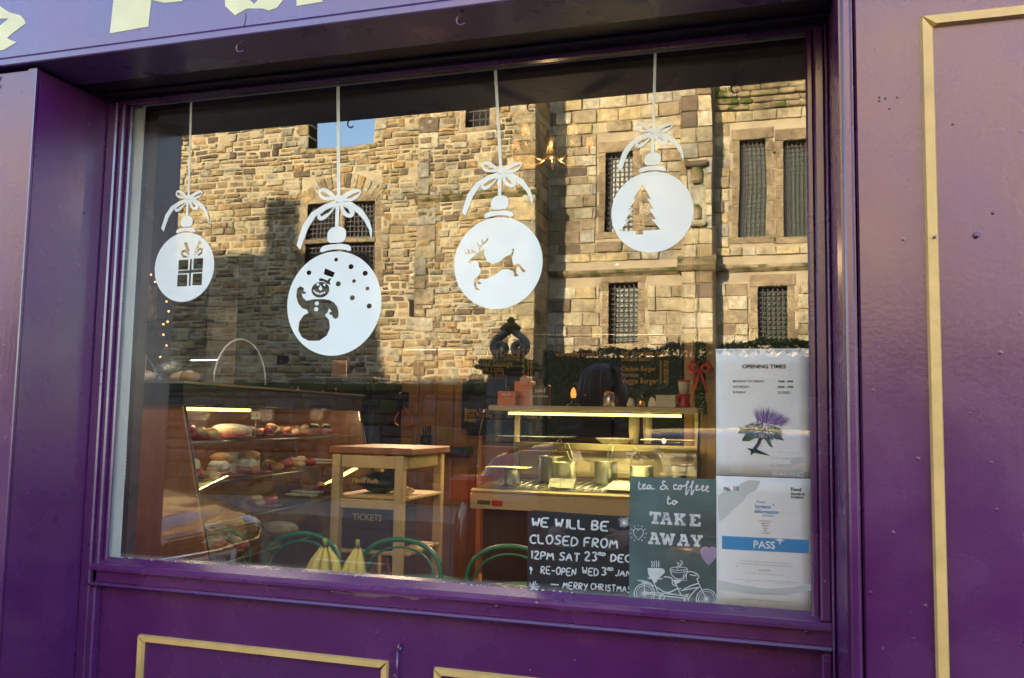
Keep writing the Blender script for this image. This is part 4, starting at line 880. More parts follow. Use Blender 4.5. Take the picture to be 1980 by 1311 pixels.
for (x, z, w__, h__) in ((-6.2, 3.95, .1, .42), (-9.5, 2.75, .26, .2), (-5.5, 3.4, 0, 0)):
    if w__: q = MB(); q.box(x - w__ / 2, x + w__ / 2, YR, YR + .075, z - h__ / 2, z + h__ / 2); mk('slit_opening', q, M_void, rw)
g = MB(); g.box(-24, -3, YR - 8, YR - 7.6, 0, 6.2); solo('courtyard_wall', g, M_mort2, 'stone wall far behind the empty window of the ruined wall', 'wall')

# leaf scatter
def leaves(g, n, fn, s, sq=1):
    for _ in range(n):
        p, nrm = fn(); a = Vector((R.uniform(-1, 1), R.uniform(-1, 1), R.uniform(-1, 1))).normalized(); t = (nrm + a * .9).normalized(); u = t.orthogonal().normalized(); v = t.cross(u); k = s * R.uniform(.6, 1.3)
        g.add([p - u * k, p + v * k * .5 * sq, p + u * k, p - v * k * .5 * sq], [(0, 1, 2, 3)])
M_leaf = stone_mat('hedge_leaf', [(0, (.06, .105, .03)), (.3, (.09, .12, .045)), (.55, (.04, .07, .022)), (.8, (.12, .16, .07))], .3)
hd = thing('hedge', 'clipped dark green hedge standing above the garden wall at the palace foot', 'hedge', (2, -12.4, 0))
g = MB(); g.box(-1.95, 9, -13.0, -12.08, .13, 2.5); mk('twig_core', g, mat('hedge_inside', (.015, .022, .01), .95), hd)
g = MB(); zt = lambda x: 2.55 + .05 * (x + 2) + .03 * math.sin(x * 5) + .02 * math.sin(x * 13)
def hf():
    x = R.uniform(-1.98, 5.5)
    if R.random() < .8: return Vector((x, -12.03 + R.uniform(-.06, .05), R.uniform(.9, zt(x)))), Vector((0, 1, 0))
    return Vector((x, R.uniform(-12.6, -12.0), zt(x) + R.uniform(-.05, .045))), Vector((0, 0, 1))
leaves(g, 26000, hf, .034); tag(mk('foliage', g, M_leaf, hd, False), kind='stuff')
# mossy garden wall
YG = -11.0
gw = thing('garden_wall', 'low dark rubble garden wall with mossy top running left of the gate pier', 'wall', (-9, YG, 0))
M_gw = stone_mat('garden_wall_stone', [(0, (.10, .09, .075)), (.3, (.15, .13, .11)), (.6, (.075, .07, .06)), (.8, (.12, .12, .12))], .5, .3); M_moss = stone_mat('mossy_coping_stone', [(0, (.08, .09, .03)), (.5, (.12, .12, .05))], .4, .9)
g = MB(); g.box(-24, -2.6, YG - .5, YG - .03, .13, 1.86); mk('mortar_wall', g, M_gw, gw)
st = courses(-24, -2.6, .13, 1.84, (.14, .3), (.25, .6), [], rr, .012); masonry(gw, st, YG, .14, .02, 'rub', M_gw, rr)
x = -24
while x < -2.65:
    ww = R.uniform(.35, .75); ww = min(ww, -2.6 - x); q = MB(); q.bbox(x, x + ww - .015, YG - .56, YG + .08, 1.86, 1.99 + R.uniform(-.02, .025), .04); mk('coping_stone', q, M_moss, gw); x += ww
gm = MB()
def mf(): return Vector((R.uniform(-12, -2.6), YG + R.uniform(-.4, .1), 1.97 + R.uniform(-.02, .04))), Vector((0, 0, 1))
leaves(gm, 5000, mf, .022); tag(mk('moss', gm, M_leaf, gw, False), kind='stuff')
# gate pier with scrolled finial
YP = -10.5
gp_ = thing('gate_pier', 'carved stone gate pier crowned by mossy scrolls between wall and hedge', 'gate pier', (-2.1, YP, .13))
M_pier = stone_mat('pier_stone', [(0, (.17, .16, .15)), (.5, (.22, .21, .2))], .5, .15); M_pmoss = stone_mat('pier_mossy_stone', [(0, (.10, .10, .06)), (.5, (.13, .12, .08))], .5, .8)
zz = .13
while zz < 2.12: hh = min(.33, 2.13 - zz); q = MB(); q.bbox(-2.36, -1.84, YP - .26, YP + .26, zz + .004, zz + hh - .004, .02); mk('pier_block', q, M_pier, gp_); zz += hh
q = MB(); q.bbox(-2.42, -1.78, YP - .32, YP + .32, 2.13, 2.20, .02); q.bbox(-2.52, -1.68, YP - .42, YP + .42, 2.20, 2.27, .03); q.bbox(-2.48, -1.72, YP - .38, YP + .38, 2.27, 2.36, .04); mk('cornice', q, M_pmoss, gp_)
q = MB(); q.bbox(-2.30, -1.90, YP - .2, YP + .2, 2.36, 2.44, .03); q.bbox(-2.2, -1.98, YP - .12, YP + .12, 2.78, 2.84, .02); q.lathe([(.12, 2.80), (.17, 2.84), (.12, 2.89), (.05, 2.93), (.07, 2.96), (.02, 3.02)], (-2.09, YP, 0), 12); mk('finial_cap', q, M_pmoss, gp_)
for s_ in (-1, 1):
    for d_ in (-1, 1):
        pts = []
        for i in range(34):
            t = i / 33
            if t < .45: a = t / .45; p = (-2.09 + s_ * (.05 + .20 * math.sin(a * PI / 2) ** 1.2), 2.80 - .22 * a)
            else: a = (t - .45) / .55 * 2 * PI * 1.35; r_ = .105 * (1 - .66 * (t - .45) / .55); p = (-2.09 + s_ * (.145 + r_ * math.cos(a)), 2.545 - r_ * math.sin(a) * 1.0)
            pts.append((p[0], YP + d_ * .075, p[1]))
        q = MB(); q.tube(pts, [.05 - .022 * i / 33 for i in range(34)], 8); mk('scroll', q, M_pier, gp_)

# ------------------------------------------------------------------ CARS PARKED BEHIND THE PHOTOGRAPHER
M_tyre = mat('tyre_rubber', (.02, .02, .02), .8); M_rim = mat('alloy_rim', (.5, .5, .52), .3, metal=.8); M_win = mat('dark_car_glass', (.012, .014, .018), .04, 1.0); M_chr = mat('chrome', (.7, .7, .72), .12, metal=1)
M_trim = mat('black_car_trim', (.015, .015, .015), .5); M_lamp = mat('headlamp_glass', (.55, .58, .6), .08, 1, coat=1); M_plate = mat('white_number_plate', (.75, .75, .72), .4)
def car(name, label, x0, yc, d, L, Wd, H, body, kind, plate=None, grp=None):
    """x0: nose position; d=+1 nose towards +x. Length L, width Wd, height H. Lofted hull."""
    root = thing(name, label, 'car', (x0 - d * L / 2, yc, 0))
    X = lambda t: x0 - d * t * L
    hw = Wd / 2; zb = .2 if kind != 'tall' else .26
    #      t    bottom belt   top  halfwidth(belt) halfwidth(top)
    if kind != 'tall':
        prof = [(0, .30, .60, .62, .70, .60), (.02, .24, .66, .69, .86, .7), (.08, .2, .74, .79, .95, .74), (.16, .2, .80, .86, 1, .76), (.25, .2, .85, .92, 1, .78), (.285, .2, .87, .95, 1, .78), (.40, .2, .90, 1.33 * H / 1.42, 1, .66), (.47, .2, .91, 1.40 * H / 1.42, 1, .68), (.6, .2, .92, H, 1, .68), (.74, .2, .93, H * .98, 1, .67), (.86, .22, .95, H * .82, .98, .66), (.94, .24, .95, .99, .95, .72), (.985, .28, .9, .93, .88, .7), (1, .36, .8, .83, .8, .66)]
    else:
        prof = [(0, .34, .70, .72, .7, .6), (.03, .28, .80, .84, .88, .7), (.10, .26, .92, .97, .97, .76), (.24, .26, .98, 1.06, 1, .78), (.27, .26, 1.0, 1.09, 1, .78), (.38, .26, 1.02, H * .93, 1, .70), (.46, .26, 1.03, H * .985, 1, .72), (.62, .26, 1.04, H, 1, .72), (.8, .26, 1.05, H * .98, 1, .71), (.91, .28, 1.06, H * .92, .98, .69), (.955, .30, 1.07, 1.30, .96, .72), (.985, .34, 1.05, 1.12, .92, .74), (1, .42, .95, 1.0, .86, .7)]
    def ring(p, k=1):
        t, b, be, tp_, w1, w2 = p; w1 *= hw; w2 *= hw; x = X(t)
        half = [(0, b), (w1 * .8, b), (w1 * .96, b + .08), (w1 * 1.0, (b + be) / 2), (w1 * .985, be - .05), (w1 * .94, be), (w2 + (w1 - w2) * .08, be + (tp_ - be) * .86), (w2 * .8, tp_ - .012), (w2 * .4, tp_), (0, tp_)]
        return [(x, yc + y, z) for y, z in half] + [(x, yc - y, z) for y, z in half[-2:0:-1]]
    rings = [ring(p) for p in prof]; n = len(rings[0]); g = MB(); vs = [p for r_ in rings for p in r_]; fs = []
    for i in range(len(rings) - 1):
        for k in range(n): fs.append((i * n + k, i * n + (k + 1) % n, (i + 1) * n + (k + 1) % n, (i + 1) * n + k))
    fs.append(tuple(range(n))); fs.append(tuple((len(rings) - 1) * n + k for k in range(n)))
    g.add(vs, fs, True); bo = mk('body', g, body, root)
    cab = [p for p in prof if p[3] > (1.15 if kind != 'tall' else 1.2)]
    # side and end windows as their own panes set just proud of the hull
    def top_at(t):
        for a, b in zip(prof, prof[1:]):
            if a[0] <= t <= b[0]: f = (t - a[0]) / (b[0] - a[0]); return [a[i] + (b[i] - a[i]) * f for i in range(6)]
    spans = [(.335, .45), (.46, .62), (.635, .80)] if kind != 'tall' else [(.325, .45), (.46, .63), (.645, .80), (.81, .90)]
    for s_ in (-1, 1):
        for a, b in spans:
            q = MB(); v = []
            for t in [a + (b - a) * i / 4 for i in range(5)]:
                _, _, be, tp_, w1, w2 = top_at(t); w1 *= hw; w2 *= hw; yb_ = w1 * .94; yt = w2 + (w1 - w2) * .08
                for f in (.06, .86): v.append((X(t), yc + s_ * (yb_ + (yt - yb_) * f + .006), be + (tp_ - be) * .86 * f))
            q.add(v, [(2 * i, 2 * i + 1, 2 * i + 3, 2 * i + 2) for i in range(4)], True)
            o_ = len(q.v); q.v += [p - Vector((0, s_ * .004, 0)) for p in q.v]; q.f += [[k + o_ for k in f] for f in q.f[:4]]; q.sm += [True] * 4; q.mi += [0] * 4
            mk('side_window', q, M_win, root)
    for a, b, nm in (((.30, .39, 'windscreen') if kind != 'tall' else (.285, .372, 'windscreen')), ((.875, .93, 'rear_window') if kind != 'tall' else (.915, .952, 'rear_window'))):
        q = MB(); v = []
        for t in (a, (a + b) / 2, b):
            p = top_at(t); w2 = p[5] * hw * .92
            for f in (-1, -.5, 0, .5, 1): v.append((X(t) + d * .012, yc + f * w2, p[3] + .008 - .012 * abs(f)))
        q.add(v, [(i * 5 + k, i * 5 + k + 1, i * 5 + k + 6, i * 5 + k + 5) for i in range(2) for k in range(4)], True)
        o_ = len(q.v); q.v += [p - Vector((0, 0, .004)) for p in q.v]; q.f += [[k + o_ for k in f] for f in q.f[:8]]; q.sm += [True] * 8; q.mi += [0] * 8; mk(nm, q, M_win, root)
    rw_ = .32 if kind != 'tall' else .35
    for t in (.19, .80):
        for s_ in (-1, 1):
            M = Matrix.Translation((X(t), yc + s_ * (hw - .10), rw_)) @ Matrix.Rotation(-s_ * PI / 2, 4, 'X')
            q = MB(); q.lathe([(rw_ * .66, .0), (rw_ * .96, .0), (rw_, .03), (rw_, .11), (rw_ * .95, .125), (rw_ * .68, .125), (rw_ * .66, .11)], n=28, M=M); wh = mk('wheel', q, M_tyre, root)
            q = MB(); q.lathe([(rw_ * .64, .02), (rw_ * .66, .118), (rw_ * .6, .11), (.05, .09), (.04, .115), (.001, .118)], n=28, M=M)
            for k in range(7): q.box(.04, rw_ * .62, -.018, .018, .095, .122, M=M @ Matrix.Rotation(2 * PI * k / 7, 4, 'Z'))
            mk('rim', q, M_rim, wh)
            q = MB(); q.tube([(X(t) + (rw_ + .045) * math.cos(a), yc + s_ * (hw + .002), rw_ + (rw_ + .045) * math.sin(a)) for a in [PI * i / 16 for i in range(17)]], .03, 6); mk('wheel_arch', q, M_trim, root)
    for s_ in (-1, 1):
        q = MB(); t = .045 if kind != 'tall' else .05; p = top_at(t)
        q.ball((X(t) , yc + s_ * hw * .70, p[2] - .06), .13, 14, sx=1.25, sy=1.35, sz=.62); mk('headlight', q, M_lamp, root)
        p = top_at(.975); q = MB(); q.bbox(min(X(.95), X(.998)), max(X(.95), X(.998)), yc + s_ * hw * .9 - .085, yc + s_ * hw * .9 + .085, p[2] - .02, p[2] + .12, .02); mk('tail_light', q, M_tail, root)
        q = MB(); q.ball((X(.32), yc + s_ * (hw + .08), top_at(.32)[2] + .06), .09, 10, sx=.7, sy=1.1, sz=.75); q.tube([(X(.32), yc + s_ * (hw + .05), top_at(.32)[2] + .03), (X(.32), yc + s_ * (hw - .06), top_at(.32)[2] - .02)], .02, 6); mk('door_mirror', q, body, root)
        for t in ((.47, .66)):
            q = MB(); q.tube([(X(t) , yc + s_ * (hw * 1.0 + .012), top_at(t)[2] - .12), (X(t + .035), yc + s_ * (hw * 1.0 + .018), top_at(t)[2] - .12)], .012, 6); mk('door_handle', q, body, root)
        for t in (.33, .46, .635): 
            q = MB(); q.tube([(X(t), yc + s_ * (hw * .975 + .002), top_at(t)[2] - .03), (X(t), yc + s_ * (hw * 1.0 + .001), .55), (X(t), yc + s_ * (hw * .97), .32)], .004, 4); mk('door_seam', q, M_trim, root)
    return root, X, top_at
M_tail = mat('red_tail_light', (.30, .008, .006), .12, 1, emis=(1, .03, .01), es=.035)
M_cop = mat('copper_brown_car_paint', (.16, .035, .012), .22, .6, metal=.35, coat=1)
M_red = mat('dark_red_car_paint', (.16, .02, .016), .18, .6, metal=.2, coat=1)
YC = -3.28
ac, X, ta = car('parked_car', 'copper brown hatchback with four chrome rings on its grille, nose towards the red car', -2.0, YC, 1, 4.2, 1.74, 1.42, M_cop, 'low')
def onx(x, y, z): return Matrix.Translation((x, y, z)) @ Matrix.Rotation(PI / 2, 4, 'Z') @ Matrix.Rotation(PI / 2, 4, 'X')
q = MB(); q.bbox(-2.05, -1.99, YC - .55, YC + .55, .34, .66, .03); gr = mk('grille', q, M_cop, ac)
for k in range(7): q = MB(); q.bbox(-1.992, -1.976, YC - .5, YC + .5, .60 + (k - 3) * .021 , .606 + (k - 3) * .021 + .004, .002); mk('slat', q, M_trim, gr)
q = MB(); q.tube([(-2.08, YC - .74, .62), (-1.99, YC - .55, .545), (-1.968, YC, .53), (-1.99, YC + .55, .545), (-2.08, YC + .74, .62)], .013, 8); mk('chrome_strip', q, M_chr, ac)
for k in range(4):
    q = MB(); c_ = YC - .12 + k * .088 + .02; q.tube([(-1.972, c_ + .052 * math.cos(a), .655 + .052 * math.sin(a)) for a in [2 * PI * i / 20 for i in range(20)]], .0065, 6, closed=True); mk('emblem_ring', q, M_chr, ac)
q = MB(); q.bbox(-1.985, -1.972, YC - .26, YC + .26, .40, .511, .004); pl_ = mk('number_plate', q, M_plate, ac)
mk('registration', text_mb('M232 OBL', .098, onx(-1.971, YC, .42), .82, 0, .02, .001, 'CENTER'), M_ink, pl_, False)
rc, X, ta = car('parked_car', 'dark red tall hatchback with red tail lights, parked behind the standing person', 4.36, -3.35, 1, 4.28, 1.8, 1.47, M_red, 'tall')

# ------------------------------------------------------------------ PERSON standing on the pavement, mirrored in the glass
pr_ = thing('person', 'person in black coat with dark hair, looking down beside the red car', 'person', (1.01, -2.12, .0))
def skin_body():
    px, py, z0 = 1.01, -2.12, .0
    J = {}; E_ = []; Rr = {}
    def j(n, x, y, z, r, p=None):
        J[n] = (px + x, py + y, z0 + z); Rr[n] = r
        if p: E_.append((p, n))
    j('pelvis', 0, 0, .96, (.15, .12)); j('waist', 0, 0, 1.10, (.135, .105), 'pelvis'); j('chest', 0, .0, 1.27, (.165, .12), 'waist'); j('upch', 0, 0, 1.38, (.13, .1), 'chest')
    j('neck', 0, .01, 1.47, (.06, .06), 'upch'); j('nk2', .01, .03, 1.53, (.058, .058), 'neck'); j('head', .02, .05, 1.62, (.085, .098), 'nk2'); j('crown', .015, .04, 1.69, (.065, .08), 'head')
    for s, n in ((-1, 'l'), (1, 'r')):
        j('sh' + n, s * .17, 0, 1.40, (.075, .075), 'upch'); j('el' + n, s * .27, .03, 1.12, (.05, .05), 'sh' + n); j('wr' + n, s * .20, .20, .98, (.034, .034), 'el' + n); j('pa' + n, s * .16, .27, .97, (.03, .04), 'wr' + n)
        for k in range(4): j('f%s%d' % (n, k), s * .14 - s * .0, .32 + .008 * (k % 2), .995 - k * .019, .009, 'pa' + n); j('g%s%d' % (n, k), s * .115, .345, .99 - k * .019, .008, 'f%s%d' % (n, k)); j('h%s%d' % (n, k), s * .09, .335, .985 - k * .019, .007, 'g%s%d' % (n, k))
        j('t' + n, s * .125, .27, 1.0, .011, 'pa' + n); j('u' + n, s * .10, .295, 1.015, .009, 't' + n)
        j('hi' + n, s * .09, 0, .88, (.095, .1), 'pelvis'); j('kn' + n, s * .11, .02, .49, (.062, .062), 'hi' + n); j('an' + n, s * .11, -.02, .09, (.043, .043), 'kn' + n); j('ft' + n, s * .12, .06, .04, (.042, .035), 'an' + n); j('to' + n, s * .13, .16, .035, (.04, .026), 'ft' + n)
    names = list(J); idx = {n: i for i, n in enumerate(names)}
    me = bpy.data.meshes.new('b'); me.from_pydata([J[n] for n in names], [(idx[a], idx[b]) for a, b in E_], [])
    o = bpy.data.objects.new('b', me); COL.objects.link(o)
    sk = o.modifiers.new('s', 'SKIN'); su = o.modifiers.new('u', 'SUBSURF'); su.levels = 2; sk.use_smooth_shade = True
    for i, n in enumerate(names): r = Rr[n]; me.skin_vertices[0].data[i].radius = r if isinstance(r, tuple) else (r, r); me.skin_vertices[0].data[i].use_root = (n == 'pelvis')
    dg = bpy.context.evaluated_depsgraph_get(); m2 = bpy.data.meshes.new_from_object(o.evaluated_get(dg)); 
    g = MB(); g.add([v.co.copy() for v in m2.vertices], [tuple(p.vertices) for p in m2.polygons], True)
    hp = Vector(J['head'])
    for f_, i in zip(g.f, range(len(g.f))):
        c = sum((g.v[k] for k in f_), Vector()) / len(f_); g.mi[i] = 1 if (c.z > 1.50 or (abs(c.x - px) < .185 and c.y > py + .235 and .85 < c.z < 1.1)) else (2 if c.z < .12 else 0)
    bpy.data.objects.remove(o)
    return g, hp
M_coat = mat('black_coat_cloth', (.012, .012, .016), .85, var=.3, vscale=8, bump=.5, bscale=60); M_skin = mat('skin', (.50, .28, .21), .55); M_shoe = mat('black_shoe', (.015, .014, .014), .4); M_hair = mat('dark_hair', (.04, .03, .03), .38, bump=1, bscale=140, stretch=(1, 1, .2))
g, hp = skin_body(); mk('body', g, [M_coat, M_skin, M_shoe], pr_)
g = MB(); M = Matrix.Translation(hp) @ Matrix.Rotation(-.55, 4, 'Z')    # face turned a little towards +x
g.ball((0, .105, -.012), .016, 8, sy=1.4, sz=1.6, M=M); g.ball((0, .088, -.055), .026, 10, sx=1.1, sy=.5, sz=.32, M=M)
for s_ in (-1, 1): g.ball((s_ * .088, -.005, -.01), .024, 8, sx=.4, sy=.8, sz=1.3, M=M)
mk('face', g, M_skin, pr_)
g = MB()
for s_ in (-1, 1): g.ball((s_ * .034, .088, .02), .012, 8, M=M)
mk('eyes', g, mat('eye_dark', (.05, .04, .035), .2), pr_)
g = MB(); g.ball((0, -.035, .05), .108, 20, sx=.95, sy=1.05, sz=.95, M=M, jit=.004); g.ball((0, -.07, -.05), .10, 16, sx=1.05, sy=.75, sz=1.15, M=M, jit=.003)
for k in range(70):
    a = R.uniform(.15 * PI, 1.85 * PI) + PI / 2; x, y = math.cos(a) * .11, math.sin(a) * .115 - .02; g.tube([M @ Vector((x * .4, y * .4, .145)), M @ Vector((x * .85, y * .85, .105)), M @ Vector((x * 1.05, y * 1.05, .02)), M @ Vector((x * 1.0, y * 1.02, -.09 - R.uniform(0, .05)))], [.008, .010, .009, .003], 5)
mk('hair', g, M_hair, pr_)
g = MB(); px, py = 1.01, -2.12      # open long coat skirt and collar over the body
g.lathe([(.165, .62), (.172, .8), (.165, .95), (.145, 1.10), (.135, 1.10), (.155, .95), (.16, .8), (.155, .62)], (px, py, 0), 24, sx=1.25, sy=.95); g.tube([(px + .085 * math.cos(a), py + .01 + .08 * math.sin(a), 1.475 + .01 * math.sin(a)) for a in [2 * PI * i / 16 for i in range(16)]], .02, 8, closed=True); mk('coat_skirt', g, M_coat, pr_)

# ------------------------------------------------------------------ SHOP INTERIOR
FZ = .2
M_wallin = mat('dark_brown_wall', (.055, .032, .020), .85, var=.2); M_ceil = mat('ceiling_paint', (.018, .024, .022), .9); M_floor = mat('worn_shop_floor', (.16, .09, .05), .5, var=.3)
M_timber = mat('orange_varnished_timber', (.40, .20, .08), .45, var=.2, vscale=5, stretch=(3, 3, .4)); M_wood = mat('brown_veneer', (.27, .095, .032), .4, var=.2, vscale=6, stretch=(4, 4, .4)); M_darkw = mat('dark_veneer', (.045, .022, .012), .4, var=.25, vscale=6, stretch=(4, 4, .4)); M_pine = mat('pale_pine', (.60, .42, .20), .5, var=.15, vscale=8)
M_cr = mat('cream_enamel', (.62, .50, .30), .4); M_steel = mat('brushed_steel', (.55, .55, .5), .28, metal=.9); M_blackp = mat('black_plastic', (.015, .015, .018), .4); M_ochre = mat('ochre_chalk', (.62, .38, .12), .8)
M_board = mat('menu_chalkboard', (.014, .014, .014), .7); M_green = mat('green_chair_enamel', (.014, .17, .075), .35, coat=.3); M_ban = mat('banana_skin', (.50, .37, .05), .5, var=.15, vscale=30); M_banb = mat('banana_stalk', (.30, .30, .04), .7)
M_tube = mat('yellow_lit_tube', (1, .9, .4), .5, emis=(1, .83, .22), es=.5); M_bulb = mat('warm_bulb', (1, .7, .3), .5, emis=(1, .62, .22), es=9); M_fairy = mat('fairy_bulb', (1, .6, .3), .5, emis=(1, .36, .08), es=.9)
M_gold2 = mat('polished_brass', (.55, .30, .09), .25, metal=1); M_redp = mat('red_plastic', (.5, .015, .015), .35); M_card = mat('cream_card', (.68, .62, .46), .7); M_paperw = mat('white_paper', (.72, .7, .62), .7); M_or = mat('orange_packet', (.75, .22, .03), .45); M_sal = mat('salmon_packet', (.78, .36, .2), .5)
M_spot = mat('ceiling_spot_lens', (1, .8, .5), .5, emis=(1, .72, .38), es=1.6)
g = MB(); g.box(-3.4, 4.6, .10, 5.3, .0, FZ); struct('shop_floor', g, M_floor)
g = MB(); g.box(-3.4, 4.6, .10, 5.3, 2.75, 2.85); struct('shop_ceiling', g, M_ceil)
g = MB(); g.box(-3.5, -3.4, .10, 5.4, 0, 3.2); g.box(4.6, 4.7, .10, 5.4, 0, 3.2); g.box(-3.4, 4.6, 5.3, 5.4, 0, 3.2); g.box(-3.4, -.03, .1, .14, 0, 3.1); g.box(1.935, 4.6, .1, .14, 0, 3.1); g.box(-.03, 1.935, .1, .14, 2.44, 3.1); struct('interior_wall', g, M_wallin)
g = MB(); g.box(-.02, 1.93, .041, .14, FZ, 1.064); struct('inner_sill', g, M_pur)
def lamp(name, loc, e, col, r=.05, parent=None):
    l = bpy.data.lights.new(name, 'POINT'); l.energy = e; l.color = col; l.shadow_soft_size = r; o = bpy.data.objects.new(name, l); COL.objects.link(o); o.location = Vector(loc) - (wloc(parent) if parent else Vector()); 
    if parent: o.parent = parent
    return o
SP = [(.60, 4.75, 'small lit ceiling spotlight glimpsed under the tree bauble, nearer the deli counter'), (-1.25, 4.9, 'small lit ceiling spotlight glimpsed between the snowman and deer baubles')]
for i, (x, y, lb) in enumerate(SP):
    t = thing('ceiling_spotlight', lb, 'spotlight', (x, y, 2.75), 'ceiling spotlights inside the shop')
    q = MB(); q.lathe([(.055, 2.735), (.06, 2.7485), (.04, 2.7485), (.038, 2.735)], (x, y, 0), 16); mk('ring', q, M_gold2, t); q = MB(); q.lathe([(.036, 2.738), (.001, 2.734)][::-1], (x, y, 0), 12); mk('lens', q, M_spot, t)
    l = bpy.data.lights.new('bulb_light', 'SPOT'); l.energy = 34; l.color = (1, .66, .36); l.spot_size = 2.1; l.spot_blend = .8; l.shadow_soft_size = .02; o = bpy.data.objects.new('bulb_light', l); COL.objects.link(o); o.parent = t; o.location = Vector((x, y - .1, 2.72)) - wloc(t); o.rotation_euler = (-.45, 0, 0)

for x, lb in ((-.75, 'white ceiling strip light above the cake cabinet end of the window'), (.95, 'white ceiling strip light above the poster end of the window')):
    t = thing('strip_light', lb, 'strip light', (x, .42, 2.75)); q = MB(); q.bbox(x - .6, x + .6, .38, .46, 2.70, 2.7485, .006); mk('casing', q, M_white, t); q = MB(); q.tube([(x - .57, .42, 2.685), (x + .57, .42, 2.685)], .013, 8); mk('tube', q, mat('white_lit_tube', (1, 1, 1), .5, emis=(1, .95, .85), es=1.2), t)
    l = bpy.data.lights.new('tube_light', 'AREA'); l.shape = 'RECTANGLE'; l.size = 1.1; l.size_y = .05; l.energy = 1.3; l.color = (1, .86, .68); o = bpy.data.objects.new('tube_light', l); COL.objects.link(o); o.parent = t; o.location = Vector((x, .43, 2.665)) - wloc(t); o.rotation_euler = (.6, 0, 0)
# back wall: timber, plank doors, menu boards
bp_ = thing('timber_partition', 'orange varnished timber partition of upright boards behind the pine trolley', 'partition', (-.9, 4.6, FZ))
for k in range(4): q = MB(); x = -1.16 + k * .155; q.bbox(x, x + .15, 4.56, 4.6, FZ, 2.05, .006); mk('plank', q, M_timber, bp_)
q = MB(); q.bbox(-.535, -.46, 4.5, 4.6, FZ, 2.3, .006); mk('post', q, M_wood, bp_)
q = MB(); q.box(-3.39, 4.59, 4.95, 5.29, FZ, 1.25); solo('back_counter', q, M_wood, 'long brown counter running along the back wall of the shop', 'counter')
bc = thing('fridge', 'tall black fridge cabinet left of the timber partition', 'fridge', (-1.55, 4.4, FZ)); q = MB(); q.bbox(-1.95, -1.19, 4.1, 4.7, FZ, 1.80, .015); mk('cabinet', q, M_blackp, bc); q = MB(); q.bbox(-1.93, -1.58, 4.085, 4.099, .3, 1.75, .006); mk('door', q, M_blackp, bc); q = MB(); q.bbox(-1.56, -1.21, 4.085, 4.099, .3, 1.75, .006); mk('door', q, M_blackp, bc)
for x in (-1.60, -1.53): q = MB(); q.tube([(x, 4.07, .9), (x, 4.06, 1.1), (x, 4.07, 1.3)], .01, 6); mk('handle', q, M_steel, bc)
def facetext(parent, s, px, py, size, m, Y, sx=.8, bold=.0, al='LEFT', shear=0):
    p = V(px, py, Y); mk('lettering', text_mb(s, size, face_street(p.x, Y, p.z), sx, shear, bold, .0005, al, 1.05, 2), m, parent, False)
def menu(label, p0, p1, Y, lines):
    a, b = V(*p0, Y), V(*p1, Y); t = thing('menu_board', label, 'menu board', ((a.x + b.x) / 2, Y, b.z))
    q = MB(); q.bbox(a.x, b.x, Y, Y + .02, b.z, a.z, .003); mk('board', q, M_board, t); q = MB()
    for (x0, x1, z0, z1) in ((a.x - .03, a.x, b.z - .03, a.z + .03), (b.x, b.x + .03, b.z - .03, a.z + .03), (a.x + .001, b.x - .001, a.z, a.z + .03), (a.x + .001, b.x - .001, b.z - .03, b.z)): q.bbox(x0, x1, Y - .01, Y + .022, z0, z1, .004)
    mk('frame', q, M_dark, t)
    for s, x, y, sz, al in lines: facetext(t, s, x, y, sz, M_ochre, Y - .001, .78, .008, al)
menu('menu chalkboard lettered with roll fillings and prices above the orange packets', (915, 655), (1050, 838), 4.5,
     [('White Pudding', 1005, 684, .062, 'RIGHT'), ('2·00', 1030, 684, .062, 'RIGHT'), ('Black Pudding', 1005, 695, .062, 'RIGHT'), ('2·00', 1030, 695, .062, 'RIGHT'), ('Fried Sausage', 991, 708, .066, 'RIGHT'), ('2·10', 1030, 708, .064, 'RIGHT'), ('Pork Links', 922, 719, .064, 'LEFT'), ('2·10', 1030, 719, .062, 'RIGHT'),
      ('Haggis Roll', 922, 730, .062, 'LEFT'), ('2·15', 1030, 730, .062, 'RIGHT'), ('·50', 1030, 742, .06, 'RIGHT'), ('All Doublers', 919, 754, .068, 'LEFT'), ('Fried Egg, Potato Scone', 972, 808, .05, 'LEFT')])
menu('small menu chalkboard reading Bacon, Link, Black Pudding, Beans', (893, 742), (905, 842), 4.46, []) if False else None
menu('middle menu chalkboard with a single line about crusty bread', (1060, 655), (1180, 838), 4.5, [('with crusty bread', 1074, 689, .052, 'LEFT'), ('1·50', 1142, 689, .06, 'LEFT')])
menu('right menu chalkboard lettered with burger names and a price column', (1190, 655), (1312, 838), 4.5,
     [('BURGERS in a roll', 1204, 671, .05, 'LEFT'), ('Sco. Aberdeen Angus', 1201, 687, .05, 'LEFT'), ('3·42', 1278, 687, .05, 'LEFT'), ('Double Bacon', 1201, 698, .05, 'LEFT')] + [('3·%d' % (20 + k * 5), 1293, 706 + k * 9, .05, 'RIGHT') for k in range(5)] + [('Chicken Burger', 1201, 717, .05, 'LEFT'), ('Venison', 1201, 729, .05, 'LEFT'), ('Veggie Burger', 1202, 741, .058, 'LEFT')])
a = V(893, 772, 4.35); t = thing('menu_board', 'lower menu chalkboard reading Bacon, Links, Black Pudding, Beans', 'menu board', (a.x + .18, 4.35, 1.42))
q = MB(); q.bbox(a.x, a.x + .36, 4.35, 4.37, 1.40, 1.80, .003); mk('board', q, M_board, t)
for s, y in (('Bacon, Links', 797), ('Black Pudding', 806), ('Beans', 815)): facetext(t, s, 898, y, .05, M_ochre, 4.349, .78, .01)

